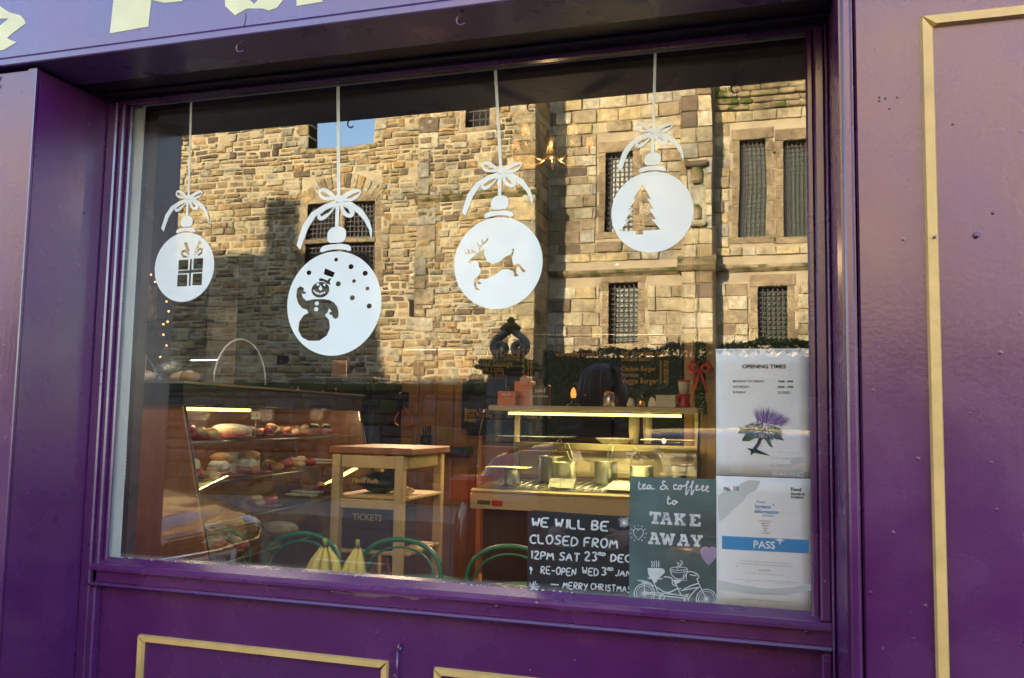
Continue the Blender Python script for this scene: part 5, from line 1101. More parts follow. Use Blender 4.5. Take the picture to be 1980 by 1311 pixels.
# serve-over deli counter
Y0 = 2.8; xl, xr = .10, 1.42
dl = thing('deli_counter', 'cream serve-over deli counter with yellow lit tube and curved glass', 'deli counter', ((xl + xr) / 2, 3.2, FZ))
q = MB(); q.box(xl + .05, xr - .03, Y0 + .08, 3.55, FZ, .965); mk('plinth', q, M_darkw, dl)
q = MB(); q.prism([(Y0 + .04, .962), (Y0 - .01, .97), (Y0 - .015, 1.05), (Y0 + .01, 1.062), (3.5, 1.062), (3.5, .962)], xl, xr); mk('front_panel', q, M_cr, dl)
q = MB(); q.prism([(Y0 - .005, 1.064), (Y0 - .01, 1.074), (Y0 + .02, 1.082), (3.5, 1.082), (3.5, 1.064)], xl, xr); mk('deck_edge', q, M_cr, dl)
q = MB(); q.prism([(Y0 + .03, 1.083), (Y0 + .03, 1.088), (3.48, 1.118), (3.48, 1.083)], xl + .02, xr - .02); mk('deck', q, M_steel, dl)
for k in range(16): q = MB(); q.tube([(xl + .15 + k * .05, Y0 + .1, 1.094), (xl + .19 + k * .05, 3.4, 1.12)], .004, 5); mk('rack_bar', q, M_steel, dl)
q = MB(); q.bbox(xl + .05, xr - .02, 2.93, 3.40, 1.545, 1.575, .008); mk('top_shelf', q, M_cr, dl)
q = MB(); q.tube([(xl + .16, 3.0, 1.527), (xr - .12, 3.0, 1.527)], .0085, 8); mk('light_tube', q, M_tube, dl)
ar = bpy.data.lights.new('tube_light', 'AREA'); ar.shape = 'RECTANGLE'; ar.size = 1.1; ar.size_y = .04; ar.energy = 1.7; ar.color = (1, .80, .30); ao = bpy.data.objects.new('tube_light', ar); COL.objects.link(ao); ao.parent = dl; ao.location = Vector((.76, 3.02, 1.515)) - wloc(dl)
q = MB(); q.bbox(xl + .08, xr - .05, 3.36, 3.42, 1.30, 1.345, .006); q.bbox(xl + .08, xr - .05, 3.44, 3.47, 1.13, 1.29, .004); mk('back_rail', q, M_cr, dl)
q = MB(); q.bbox(xl + .06, xr - .03, 3.05, 3.30, 1.372, 1.380, .002); mk('glass_shelf', q, M_cab, dl)
for x in (xl + .09, xr - .07): q = MB(); q.bbox(x - .015, x + .015, 3.40, 3.44, 1.08, 1.548, .005); mk('upright', q, M_cr, dl)
cur = [(Y0 + .015, 1.085), (Y0 + .02, 1.2), (Y0 + .035, 1.32), (Y0 + .07, 1.43), (Y0 + .125, 1.52), (Y0 + .15, 1.545)]
q = MB(); q.prism(cur + [(y + .006, z) for y, z in reversed(cur)], xl + .03, xr - .02); mk('curved_glass', q, M_cab, dl)
for x in (xl + .022, xr - .012): q = MB(); q.prism(cur + [(3.42, 1.545), (3.42, 1.085)], x - .003, x + .003); mk('end_glass', q, M_cab, dl); q = MB(); q.tube([(x, y - .003, z) for y, z in cur], .005, 5); mk('glass_trim', q, M_blackp, dl)
q = MB(); q.bbox(xl + .045, xl + .125, Y0 - .018, Y0 - .0145, .995, 1.018, .0015); mk('green_badge', q, mat('green_badge', (.06, .12, .04), .5), dl)
q = MB(); q.bbox(xl + .135, xl + .20, Y0 - .018, Y0 - .0145, .99, 1.020, .001); mk('red_label', q, M_redp, dl)
# what stands in the counter
def pan(x, y, z, r, h, label, long=False):
    t = thing('steel_pan', label, 'pan', (x, y, z)); q = MB()
    q.lathe([(r * .95, z), (r, z + .01), (r, z + h), (r * 1.12, z + h + .004), (r * 1.12, z + h + .008), (r * .97, z + h + .006), (r * .94, z + .012), (.001, z + .012)], (x, y, 0), 20); mk('bowl', q, M_steel, t)
    q = MB(); q.lathe([(r * .92, z + h * .7), (.001, z + h * .76)][::-1], (x, y, 0), 14); mk('filling', q, R.choice((mat('salad', (.10, .14, .03), .7, var=.5, vscale=60), mat('coleslaw', (.5, .42, .2), .7, var=.4, vscale=60))), t)
def tongs(x, y, z, label, a=.5):
    t = thing('serving_tongs', label, 'tongs', (x, y, z)); 
    for s_ in (-1, 1): q = MB(); q.tube([(x, y, z), (x + s_ * .012 + .05 * a, y + .01, z + .06), (x + s_ * .014 + .10 * a, y + .02, z + .12), (x + .11 * a, y + .02, z + .135)], .0035, 5); mk('arm', q, M_steel, t)
pan(.30, 2.95, 1.10, .05, .09, 'small steel pan at the far left of the deli counter'); pan(.62, 3.0, 1.105, .07, .13, 'tall steel pan in the middle of the deli counter'); pan(.48, 3.2, 1.11, .075, .15, 'steel pan standing behind the tall middle one'); pan(.82, 3.22, 1.11, .07, .13, 'steel pan at the back right of the deli counter'); pan(1.05, 3.15, 1.11, .07, .11, 'steel pan half hidden by the take away poster'); pan(1.25, 3.2, 1.11, .06, .12, 'rightmost steel pan in the deli counter')
tongs(.46, 3.18, 1.24, 'steel tongs leaning in the pan behind the tall one', .7); tongs(.66, 3.05, 1.22, 'black handled tongs crossing above the tall pan', -.5); tongs(.84, 3.2, 1.22, 'steel tongs in the back right pan', .1); tongs(1.07, 3.15, 1.2, 'steel tongs in the pan beside the poster', -.6); tongs(1.22, 3.18, 1.21, 'steel tongs over the rightmost pan', -.8)
def flatsheet(x0, x1, y0, y1, z, m, label, nm='paper_sheet', tilt=.0):
    q = MB(); n = 5; top = [(x0 + (x1 - x0) * i / n, y0 + (y1 - y0) * k / n, z + tilt * k / n + R.uniform(0, .004)) for i in range(n + 1) for k in range(n + 1)]; fs = [(i * (n + 1) + k, i * (n + 1) + k + 1, (i + 1) * (n + 1) + k + 1, (i + 1) * (n + 1) + k) for i in range(n) for k in range(n)]
    m_ = len(top); q.add(top + [(a, b, c - .004) for a, b, c in top], fs + [tuple(m_ + i for i in reversed(f)) for f in fs]); solo(nm, q, m, label, 'paper')
flatsheet(.16, .42, 2.86, 3.0, 1.205, M_paperw, 'strip of white paper lying over the leftmost steel pan'); flatsheet(.88, 1.12, 2.84, 3.15, 1.103, M_paperw, 'sheet of white paper spread on the deli deck', tilt=.03); flatsheet(.55, .70, 2.86, 2.92, 1.10, M_paperw, 'folded white card standing on the deck', tilt=.05); flatsheet(1.05, 1.36, 3.05, 3.25, 1.385, M_card, 'stack of yellow card on the upper glass shelf')
flatsheet(.17, .62, 3.02, 3.30, 1.386, M_blue if False else mat('silver_foil_tray', (.5, .52, .58), .25, metal=.6), 'silver foil tray on the upper glass shelf', 'foil_tray')
q = MB(); q.lathe([(.04, 1.385), (.07, 1.40), (.12, 1.435), (.125, 1.441), (.11, 1.437), (.06, 1.408), (.001, 1.40)], (.83, 3.46, -.06), 24); solo('mixing_bowl', q, M_card, 'wide cream bowl standing behind the deli glass', 'bowl')
def cups(x, y, z, n, r, label, m=M_card):
    t = thing('paper_cups', label, 'cups', (x, y, z))
    for k in range(n): q = MB(); q.lathe([(r * .78, z + k * .022), (r, z + k * .022 + .085), (r * 1.05, z + k * .022 + .088), (r * .95, z + k * .022 + .084)], (x, y, 0), 14); mk('cup', q, m, t)
cups(.95, 3.48, 1.35, 5, .034, 'stack of cream paper cups behind the deli glass'); cups(1.03, 3.52, 1.35, 6, .03, 'taller stack of paper cups beside the cream ones')
# things on the top shelf
z = 1.576
def boxed(nm, label, cat, x0, x1, y0, y1, z0, z1, m, text=None, tm=None, ts=.03):
    t = thing(nm, label, cat, ((x0 + x1) / 2, (y0 + y1) / 2, z0)); q = MB(); q.bbox(x0, x1, y0, y1, z0, z1, .003); mk('carton', q, m, t)
    if text:
        for i, s in enumerate(text.split('|')): mk('lettering', text_mb(s, ts * (1 if i == 0 else .5), face_street((x0 + x1) / 2, y0 - .001, z1 - ts * (1.2 + i * .8)), .95, 0, .02, .0004, 'CENTER'), tm, t, False)
    return t
boxed('snack_carton', 'lower orange snack carton at the left end of the deli shelf', 'carton', .20, .315, 2.96, 3.05, z, z + .085, M_or, 'FRUIT|& NUT', M_paperw, .024)
t = boxed('snack_carton', 'taller orange snack carton with round salmon top beside the low one', 'carton', .272, .385, 3.07, 3.15, z, z + .15, M_or, '|oat bars', M_paperw, .03); q = MB(); q.lathe([(.03, -.004), (.03, .004)], (0, 0, 0), 20, M=Matrix.Translation((.34, 3.066, z + .155)) @ Matrix.Rotation(PI / 2, 4, 'X') , smooth=False); mk('round_header', q, M_sal, t); q = MB(); q.bbox(.335, .40, 3.05, 3.068, z, z + .10, .002); mk('leaflet', q, M_sal, t)
boxed('snack_bar_box', 'dark brown snack bar box lettered nakd on the deli shelf', 'box', .392, .495, 3.05, 3.12, z, z + .125, mat('dark_brown_card', (.05, .02, .015), .5), 'nakd|raw snack bars', M_paperw, .036)
t = thing('candle_lantern', 'small glowing amber lantern on a dark stand upon the deli shelf', 'lantern', (.64, 3.1, z)); q = MB(); q.lathe([(.045, z), (.04, z + .012), (.012, z + .02), (.012, z + .045), (.03, z + .05)], (.64, 3.1, 0), 14); mk('stand', q, M_blackp, t); q = MB(); q.lathe([(.014, z + .052), (.018, z + .075), (.012, z + .10), (.002, z + .115)], (.64, 3.1, 0), 12); mk('flame_glass', q, mat('amber_glow', (.6, .15, .02), .4, emis=(1, .25, .04), es=.3), t)
t = thing('glass_jar', 'clear glass jar on the deli shelf with bright highlights', 'jar', (.86, 3.1, z)); q = MB(); q.lathe([(.03, z), (.034, z + .01), (.034, z + .06), (.026, z + .07), (.026, z + .08)], (.86, 3.1, 0), 16); mk('body', q, M_steel, t); q = MB(); q.lathe([(.029, z + .0805), (.029, z + .092), (.001, z + .094)], (.86, 3.1, 0), 14); mk('lid', q, M_gold2, t)
for x, h, lb, m in ((1.00, .05, 'short cream sugar pot on the deli shelf', M_card), (1.06, .06, 'small brass pepper pot on the deli shelf', M_gold2), (1.125, .055, 'glass salt cellar beside the tissue box', M_paperw)):
    t = thing('condiment_pot', lb, 'pot', (x, 3.05, z)); q = MB(); q.lathe([(.022, z), (.024, z + h * .3), (.016, z + h * .8), (.010, z + h)], (x, 3.05, 0), 14); mk('pot', q, m, t); q = MB(); q.ball((x, 3.05, z + h), .009, 8); mk('knob', q, M_gold2, t)
boxed('tissue_box', 'plain cream tissue box near the right end of the deli shelf', 'box', 1.155, 1.27, 2.98, 3.1, z, z + .07, M_card)
t = thing('straw_dispenser', 'red based dispenser holding a stack of cream cups, far right of the shelf', 'dispenser', (1.31, 3.05, z)); q = MB(); q.lathe([(.042, z), (.042, z + .015), (.030, z + .035), (.038, z + .07), (.040, z + .078)], (1.31, 3.05, 0), 16); mk('base', q, M_redp, t); q = MB(); q.lathe([(.026, z + .0785), (.034, z + .145), (.034, z + .150)], (1.31, 3.05, 0), 16); mk('cup', q, M_card, t); q = MB(); q.lathe([(.036, z + .1505), (.036, z + .158), (.001, z + .16)], (1.31, 3.05, 0), 16); mk('lid', q, M_redp, t)

# pine work table with bags of rolls
tb_ = thing('pine_trolley', 'pale pine work trolley with slatted lower shelf between cake cabinet and deli', 'trolley', (-.33, 2.5, FZ))
q = MB(); q.bbox(-.56, -.06, 2.28, 2.86, 1.285, 1.325, .006); mk('tabletop', q, M_wood, tb_)
for x, y in ((-.13, 2.30), (-.115, 2.82), (-.51, 2.30), (-.51, 2.82)): q = MB(); q.bbox(x - .025, x + .025, y - .025, y + .025, FZ, 1.283, .004); mk('leg', q, M_pine, tb_)
q = MB(); q.bbox(-.484, -.156, 2.29, 2.32, 1.21, 1.28, .004); q.bbox(-.14, -.11, 2.33, 2.79, 1.21, 1.28, .004); mk('apron', q, M_pine, tb_)
q = MB(); q.bbox(-.535, -.09, 2.335, 2.80, 1.04, 1.06, .004); q.bbox(-.484, -.156, 2.285, 2.305, .99, 1.04, .004); mk('shelf', q, M_pine, tb_)
for k in range(6): q = MB(); q.bbox(-.535, -.09, 2.335 + k * .08, 2.395 + k * .08, .74, .76, .004); mk('slat', q, M_pine, tb_)
t = thing('bag_of_rolls', 'black bag of finger rolls with yellow writing on the trolley shelf', 'bag', (-.32, 2.5, 1.062)); q = MB(); q.ball((-.34, 2.5, 1.12), .11, 14, sx=1.25, sy=1.1, sz=.52, jit=.006); mk('bag', q, M_blackp, t); mk('lettering', text_mb('Finest Rolls', .035, face_street(-.46, 2.373, 1.125), 1, .2, .02), M_ochre, t, False)
for k in range(5): q = MB(); q.ball((-.19 + .012 * k, 2.40 + k * .012 , 1.075 + .012 * (k % 3)), .016, 8, sx=2.2); mk('roll', q, M_pine, t)
boxed('cardboard_box', 'dark maroon cardboard box lettered TICKETS under the trolley', 'box', -.50, -.20, 2.36, 2.7, .762, .98, mat('maroon_card', (.05, .02, .025), .7), 'TICKETS', M_pine, .05)
# dark utensils & radio on back counter
for x, nm, lb in ((-.86, 'utensil_pot', 'black pot of utensils on the ledge before the timber boards'),):
    t = thing(nm, lb, 'pot', (x, 4.4, 1.26)); q = MB(); q.lathe([(.045, 1.26), (.05, 1.35)], (x, 4.4, 0), 12); mk('pot', q, M_blackp, t)
    for k in range(4): q = MB(); q.tube([(x + k * .015 - .02, 4.4, 1.3), (x + k * .02 - .03, 4.4, 1.42)], .006, 5); mk('utensil', q, M_blackp, t)
q = MB(); q.bbox(-1.0, -.5, 4.3, 4.54, 1.2, 1.255, .01); solo('wall_ledge', q, M_blackp, 'narrow dark ledge along the timber boards', 'shelf')

# cake cabinet: brown end panel to the window, glass front running back into the room
kx, ky = -.1, 1.0; kl = math.hypot(kx, ky); ux, uy = kx / kl, ky / kl
AX, AY = -.555, 1.02; LN = 2.0
def CB(a, s, zz): return (AX + ux * s - uy * a, AY + uy * s + ux * a, zz)      # a: metres behind the glass (to -x), s: along it
ck = thing('cake_cabinet', 'tall brown cake display cabinet with glass front and three shelves of cakes', 'display cabinet', (AX - .3, AY + 1, FZ))
def cbox(g, a0, a1, s0, s1, z0, z1, front_slope=0):
    v = [CB(a, s, zz) for a in (a0, a1) for s in (s0, s1) for zz in (z0, z1)]; g.add(v, [(0, 1, 3, 2), (4, 6, 7, 5), (0, 4, 5, 1), (2, 3, 7, 6), (0, 2, 6, 4), (1, 5, 7, 3)])
sl = lambda zz: -.14 * (1.53 - zz) / .6       # the glass leans outwards below
q = MB(); v = [(-sl(1.53) * 0 + 0, 1.53), (sl(.5), .5), (sl(.5), FZ), (.62, FZ), (.62, 1.53)]
q.add([CB(a, s, zz) for s in (-.02, .0) for a, zz in v], [(0, 1, 2, 3, 4), (9, 8, 7, 6, 5)] + [(i, (i + 1) % 5, (i + 1) % 5 + 5, i + 5) for i in range(5)]); mk('end_panel', q, M_wood, ck)
q = MB(); q.add([CB(a, s, zz) for s in (LN, LN + .02) for a, zz in v], [(0, 1, 2, 3, 4), (9, 8, 7, 6, 5)] + [(i, (i + 1) % 5, (i + 1) % 5 + 5, i + 5) for i in range(5)]); mk('end_panel', q, M_wood, ck)
q = MB(); cbox(q, .58, .615, .001, LN, FZ, 1.529); mk('back_panel', q, M_wood, ck)
q = MB(); cbox(q, -.01, .64, -.03, LN + .03, 1.532, 1.62); mk('top_casing', q, M_blackp, ck)
q = MB(); cbox(q, -.02, .66, -.04, LN + .04, 1.621, 1.632); mk('worktop', q, M_steel, ck)
for s0, s1 in ((.005, LN / 2 - .003), (LN / 2 + .003, LN - .005)):
    q = MB(); q.add([CB(a, s, zz) for s in (s0, s1) for a, zz in ((0, 1.53), (sl(.6), .6), (sl(.6) + .006, .6), (.006, 1.53))], [(0, 1, 2, 3), (7, 6, 5, 4), (0, 4, 5, 1), (1, 5, 6, 2), (2, 6, 7, 3), (3, 7, 4, 0)]); mk('front_glass', q, M_cab, ck)
q = MB(); q.tube([CB(-.003, 0.0, 1.528), CB(-.003, LN, 1.528)], .004, 5); q.tube([CB(-.002, 0, 1.53), CB(sl(.6), 0, .6)], .004, 5); q.tube([CB(-.002, LN, 1.53), CB(sl(.6), LN, .6)], .004, 5); mk('glass_edge', q, M_blackp, ck)
SHZ = [1.375, 1.20, 1.03, .86]
for zz in SHZ: q = MB(); cbox(q, sl(zz) + .03, .44, .02, LN - .02, zz - .008, zz); mk('shelf', q, M_cab, ck); q = MB(); q.tube([CB(sl(zz) + .03, .02, zz - .004), CB(sl(zz) + .03, LN - .02, zz - .004)], .0045, 5); mk('shelf_edge', q, M_steel, ck)
q = MB(); q.tube([CB(.03, .05, 1.515), CB(.03, .62, 1.515)], .008, 8); mk('light_tube', q, M_tube, ck)
for yy, e in ((.35, .3), (1.0, .3), (1.65, .3)): lamp('cabinet_light', CB(.12, yy, 1.50), e, (1, .74, .42), .04, ck)
q = MB(); q.tube([V(622, 941, 2.75) , V(690, 904, 2.95)], .012, 8); solo('strip_light', q, M_tube, 'short glowing yellow stick standing in for a tube reflection beyond the end of the cake cabinet', 'light')  # glowing stick added for the reflection of a lit tube in the cabinet glass
M_pastry = mat('baked_pastry', (.50, .24, .08), .7, var=.35, vscale=35, bump=.8, bscale=60); M_bread = mat('sugared_bread', (.62, .42, .24), .8, var=.3, vscale=40); M_creamc = mat('whipped_cream', (.80, .74, .58), .6); M_choc = mat('chocolate_icing', (.045, .02, .012), .4); M_pinkc = mat('pink_icing', (.7, .3, .35), .5); M_redpl = mat('red_serving_plate', (.45, .04, .05), .35); M_steak = mat('white_icing_slab', (.68, .62, .54), .7)
def plate(t, a, s, zz, r, m=None): q = MB(); c = CB(a, s, 0); q.lathe([(r * .5, zz + .001), (r, zz + .012), (r * 1.02, zz + .015), (r * .9, zz + .012), (.001, zz + .006)], (c[0], c[1], 0), 20); mk('plate', q, m or M_redpl, t)
def cake(kind, a, s, zi, label, plated=True, n=1):
    zz = SHZ[zi] + .001; c = CB(a + .03, s, zz); t = thing(kind, label, kind.replace('_', ' '), c)
    if plated: plate(t, a, s, zz, .085)
    z_ = zz + .012
    if kind == 'cream_puff':
        q = MB(); q.ball((c[0], c[1], z_ + .02), .045, 12, sx=1.3, sz=.5, jit=.003); mk('base', q, M_pastry, t); q = MB()
        for k in range(7): q.ball((c[0] + .030 * math.cos(k) + .01, c[1] - .02 + .02 * math.sin(k * 2), z_ + .045), .022, 8, jit=.002)
        mk('cream', q, M_creamc, t); q = MB(); q.ball((c[0], c[1] + .01, z_ + .075), .046, 12, sx=1.3, sz=.6, jit=.003); mk('lid', q, M_pastry, t)
    elif kind == 'loaf': q = MB(); q.ball((c[0], c[1], z_ + .028), .055, 16, sx=2.0, sy=1.1, sz=.6, jit=.002); mk('crust', q, M_bread, t); q = MB(); q.ball((c[0], c[1], z_ + .040), .05, 16, sx=2.0, sy=1.05, sz=.45); mk('sugar_dusting', q, M_steak, t)
    elif kind == 'biscuit_slices':
        for k in range(4): q = MB(); q.bbox(-.045, .045, -.03, .03, 0, .010, .002, M=Matrix.Translation((c[0] + (k % 2) * .09 - .05, c[1] + (k // 2) * .07, z_ + .012 * (k // 2))) @ Matrix.Rotation(R.uniform(-.4, .4), 4, 'Z')); mk('slice', q, M_steak, t)
    elif kind == 'iced_bun':
        for k in range(2): q = MB(); q.ball((c[0] + k * .08 - .04, c[1], z_ + .022), .034, 12, sz=.75); mk('bun', q, M_pinkc if k else M_pastry, t); q = MB(); q.ball((c[0] + k * .08 - .04, c[1], z_ + .034), .032, 12, sz=.6, jit=.002); mk('icing', q, M_choc, t); q = MB(); q.tube([(c[0] + k * .08 - .04 + .022 * math.cos(i), c[1] + .02 * math.sin(i), z_ + .054 - abs(i - 3) * .001) for i in range(7)], .004, 5); mk('cream_swirl', q, M_creamc, t)
    elif kind == 'pastry_tray':
        for k in range(11): q = MB(); q.ball((c[0] + R.uniform(-.08, .08), c[1] + R.uniform(-.09, .09), z_ + .015 + .012 * (k // 5)), R.uniform(.024, .036), 8, sz=.6, jit=.004); mk('pastry', q, R.choice((M_pastry, M_bread, M_redpl)), t)
    elif kind == 'meringue': q = MB(); [q.ball((c[0] + R.uniform(-.04, .04), c[1] + R.uniform(-.03, .03), z_ + .02 + .02 * k), .04 - .008 * k, 10, jit=.004) for k in range(4)]; mk('swirl', q, M_creamc, t)
cake('pastry_tray', .06, .22, 0, 'red plate of small pastries at the near end of the top shelf'); cake('loaf', .02, .48, 0, 'long sugar dusted loaf on a red plate, top shelf'); cake('pastry_tray', .14, .92, 0, 'plate of pale buns in the middle of the top shelf'); cake('pastry_tray', .05, 1.2, 0, 'golden pastry heap right of the cabinet glass joint'); cake('iced_bun', .02, 1.52, 0, 'pair of chocolate iced buns at the far end of the top shelf', False)
cake('meringue', .02, .16, 1, 'white meringue heap at the near end of the second shelf'); cake('cream_puff', .02, .40, 1, 'cream filled puff, nearer of the two on the second shelf'); cake('cream_puff', .02, .66, 1, 'cream filled puff, further of the two on the second shelf'); cake('pastry_tray', .02, .95, 1, 'plate of jam pastries in the middle of the second shelf'); cake('pastry_tray', .0, 1.2, 1, 'red plate of fruit tarts beyond the glass joint, second shelf'); cake('biscuit_slices', .03, 1.5, 1, 'four pale iced biscuit slices on the second shelf', False)
cake('pastry_tray', .0, .14, 1, 'flat brown tart on red plate at the near second shelf front')
cake('pastry_tray', .0, .75, 2, 'lilac iced cakes on the third shelf'); cake('biscuit_slices', .02, 1.3, 2, 'white square slices on the third shelf', False); cake('pastry_tray', .02, 1.6, 2, 'red edged tarts at the far end of the third shelf'); cake('pastry_tray', .0, .4, 3, 'plate of buns on the lowest shelf'); cake('loaf', .0, 1.0, 3, 'loaf on the lowest shelf of the cabinet')
for (a, s, zi, lb) in ((.12, .72, 1, 'white cake box on the second shelf behind the puffs'), (.16, .7, 0, 'folded white cake paper behind the loaf')):
    c = CB(a, s, SHZ[zi] + .001); q = MB(); q.bbox(-.08, .08, -.05, .05, 0, .10 if zi else .06, .003, M=Matrix.Translation(c) @ Matrix.Rotation(.15, 4, 'Z')); solo('cake_box', q, M_steak, lb, 'box')
c = CB(.05, .72, SHZ[0] + .115); t = thing('price_ticket', 'small cream price ticket with dark writing inside the cake cabinet', 'ticket', c); q = MB(); q.bbox(c[0] - .025, c[0] + .025, c[1], c[1] + .003, c[2] - .02, c[2] + .02, .0008); mk('card', q, M_card, t); mk('lettering', text_mb('£1.20', .016, face_street(c[0] - .02, c[1] - .001, c[2] - .006)), M_ink, t, False); q = MB(); q.tube([(c[0], c[1] + .002, SHZ[0]), (c[0], c[1] + .002, c[2] - .02)], .002, 5); mk('pin', q, M_steel, t)
# glass dome with cakes on the worktop
def dome(x, y, L, r, label):
    t = thing('cake_dome', label, 'cake cover', (x, y, 1.633)); q = MB(); n = 14
    arc = [(math.cos(PI * i / n), math.sin(PI * i / n)) for i in range(n + 1)]
    # barrel vault with rounded left end
    vs = []; rows = [(-L / 2 + r * (1 - math.cos(k * PI / 12)) * .9, math.sin(k * PI / 12)) for k in range(1, 7)] + [(L / 2 - .02, 1), (L / 2, .98)]
    for dx, f in rows: vs += [(x + dx, y + a * r * f, 1.634 + b * r * f) for a, b in arc]
    m_ = n + 1; q.add(vs, [(i * m_ + k, i * m_ + k + 1, (i + 1) * m_ + k + 1, (i + 1) * m_ + k) for i in range(len(rows) - 1) for k in range(n)], True); mk('cover', q, M_dome, t, False)
    q = MB(); q.tube([vs[k] for k in range((len(rows) - 1) * m_, len(rows) * m_)], .004, 5); q.tube([vs[k] for k in range(m_ * 2, m_ * 3)], .002, 4); mk('rim', q, mat('clear_rim', (.6, .62, .65), .1, 1), t)
    return t
M_dome = glass('dome_glass', .2, (.93, .95, .98), False)
dome(-.76, 1.26, .62, .20, 'clear rounded plastic cake cover on top of the cake cabinet')
for k, (x, y, m, lb) in enumerate(((-.93, 1.22, M_creamc, 'white cream cake under the clear cover'), (-.80, 1.3, M_bread, 'sugared bun in the middle under the clear cover'), (-.69, 1.22, M_pastry, 'golden bun at the right under the clear cover'))):
    t = thing('bun', lb, 'bun', (x, y, 1.634)); q = MB(); q.ball((x, y, 1.66), .042, 12, sx=1.15, sz=.62, jit=.003); mk('crust', q, m, t); q = MB(); q.ball((x + .01, y - .012, 1.678), .02, 8, sz=.5, jit=.002); mk('topping', q, M_creamc if k else M_sal, t)

# green chairs along the window table
def chair(x, y, lb):
    t = thing('cafe_chair', lb, 'chair', (x, y, FZ), 'green bentwood style cafe chairs'); w2 = .205
    arch = [(x + w2 * math.cos(a) * (1 + .06 * math.sin(a)), y + .02 * math.sin(a), .74 + .19 * math.sin(a) ** .75) for a in [PI * i / 20 for i in range(21)]]
    q = MB(); q.tube([(x + w2, y + .05, .60)] + arch + [(x - w2, y + .05, .60)], .0115, 8); mk('backrest', q, M_green, t)
    q = MB(); q.tube([(p[0] * .86 + x * .14, p[1], p[2] - .035) for p in arch], .006, 6); mk('inner_hoop', q, M_green, t)
    q = MB(); q.lathe([(.001, .66), (.17, .665), (.205, .675), (.21, .688), (.205, .70), (.16, .698), (.001, .694)], (x, y + .25, .0), 24); mk('seat', q, M_green, t)
    for sx_ in (-1, 1):
        for sy_, yy in ((0, .09), (1, .40)): q = MB(); q.tube([(x + sx_ * .16, y + yy, .66), (x + sx_ * .21, y + yy + (.05 if sy_ else -.05), FZ)], .013, 7); mk('leg', q, M_green, t)
chair(-.83, 1.66, 'green cafe chair nearest the cake cabinet end panel'); chair(-.345, 1.66, 'green cafe chair with bananas before it'); chair(.165, 1.66, 'green cafe chair in front of the pine trolley'); chair(.70, 1.66, 'green cafe chair beside the handwritten black board')
wt_ = thing('window_table', 'narrow pale green table pushed against the window with bananas on it', 'table', (.6, .55, FZ)); q = MB(); q.bbox(-.7, 1.9, .34, .64, .89, .92, .006); mk('tabletop', q, mat('pale_green_table', (.10, .26, .13), .35), wt_)
for x in (-.6, .6, 1.8):
    for y in (.38, .60): q = MB(); q.bbox(x - .02, x + .02, y - .02, y + .02, FZ, .889, .003); mk('leg', q, M_green, wt_)
def bananas(x, y, n, lb, s=1):
    t = thing('banana_bunch', lb, 'bananas', (x, y, .921))
    for k in range(n):
        a = (k - (n - 1) / 2) * .55 + R.uniform(-.1, .1); pts = []; r_ = []
        for i in range(9):
            u = i / 8; rad = .012 + .050 * math.sin(u * PI * .62); pts.append((x + math.sin(a) * rad * 1.15, y - math.cos(a) * rad * .7 + .03, 1.068 - u * .135 * s)); r_.append((.004, .007, .012, .015, .0165, .0165, .015, .011, .004)[i])
        tw = R.uniform(-.012, .012); pts = [Vector(p) + Vector((tw * math.sin(i / 8 * PI), 0, R.uniform(-.001, .001))) for i, p in enumerate(pts)]
        q = MB(); q.tube(pts, r_, 9); b_ = mk('banana', q, M_ban, t); q = MB(); q.ball(pts[-1], .005, 6); q.tube(pts[:2], [.005, .006], 6); mk('tip', q, M_choc, b_)
    q = MB(); q.tube([(x, y + .02, 1.092), (x, y + .025, 1.07)], .007, 6); mk('stalk', q, M_banb, t)
bananas(.405, .5, 4, 'left bunch of yellow bananas on the table behind the window ledge'); bananas(.515, .52, 3, 'right bunch of yellow bananas on the table behind the window ledge')

# chandeliers
def chandelier(x, y, z_, lb):
    t = thing('chandelier', lb, 'chandelier', (x, y, z_)); q = MB(); q.lathe([(.012, z_ + .02), (.03, z_ + .04), (.02, z_ + .08), (.035, z_ + .11), (.008, z_ + .14), (.004, 2.745)], (x, y, 0), 12); mk('stem', q, M_gold2, t)
    for k in range(5):
        a = 2 * PI * k / 5 + .5; q = MB(); q.tube([(x + math.cos(a) * r_, y + math.sin(a) * r_, z_ + .05 - .045 * math.sin(r_ / .16 * PI)) for r_ in [.02 + .14 * i / 9 for i in range(10)]], .0045, 6); mk('arm', q, M_gold2, t)
        px_, py_ = x + math.cos(a) * .16, y + math.sin(a) * .16; q = MB(); q.lathe([(.02, z_ + .05), (.008, z_ + .055), (.008, z_ + .085)], (px_, py_, 0), 8); mk('candle_cup', q, M_gold2, t)
        q = MB(); q.lathe([(.018, z_ + .085), (.012, z_ + .122)], (px_, py_, 0), 12); mk('lamp_shade', q, mat('lit_shade', (.22, .12, .05), .7, emis=(1, .45, .15), es=.05), t)
    lamp('lamp_light', (x, y, z_ - .06), .5, (1, .6, .3), .012, t)
c = V(1066, 318, 1.25); chandelier(c.x, 1.25, c.z, 'brass chandelier with curled arms and small warm shades')
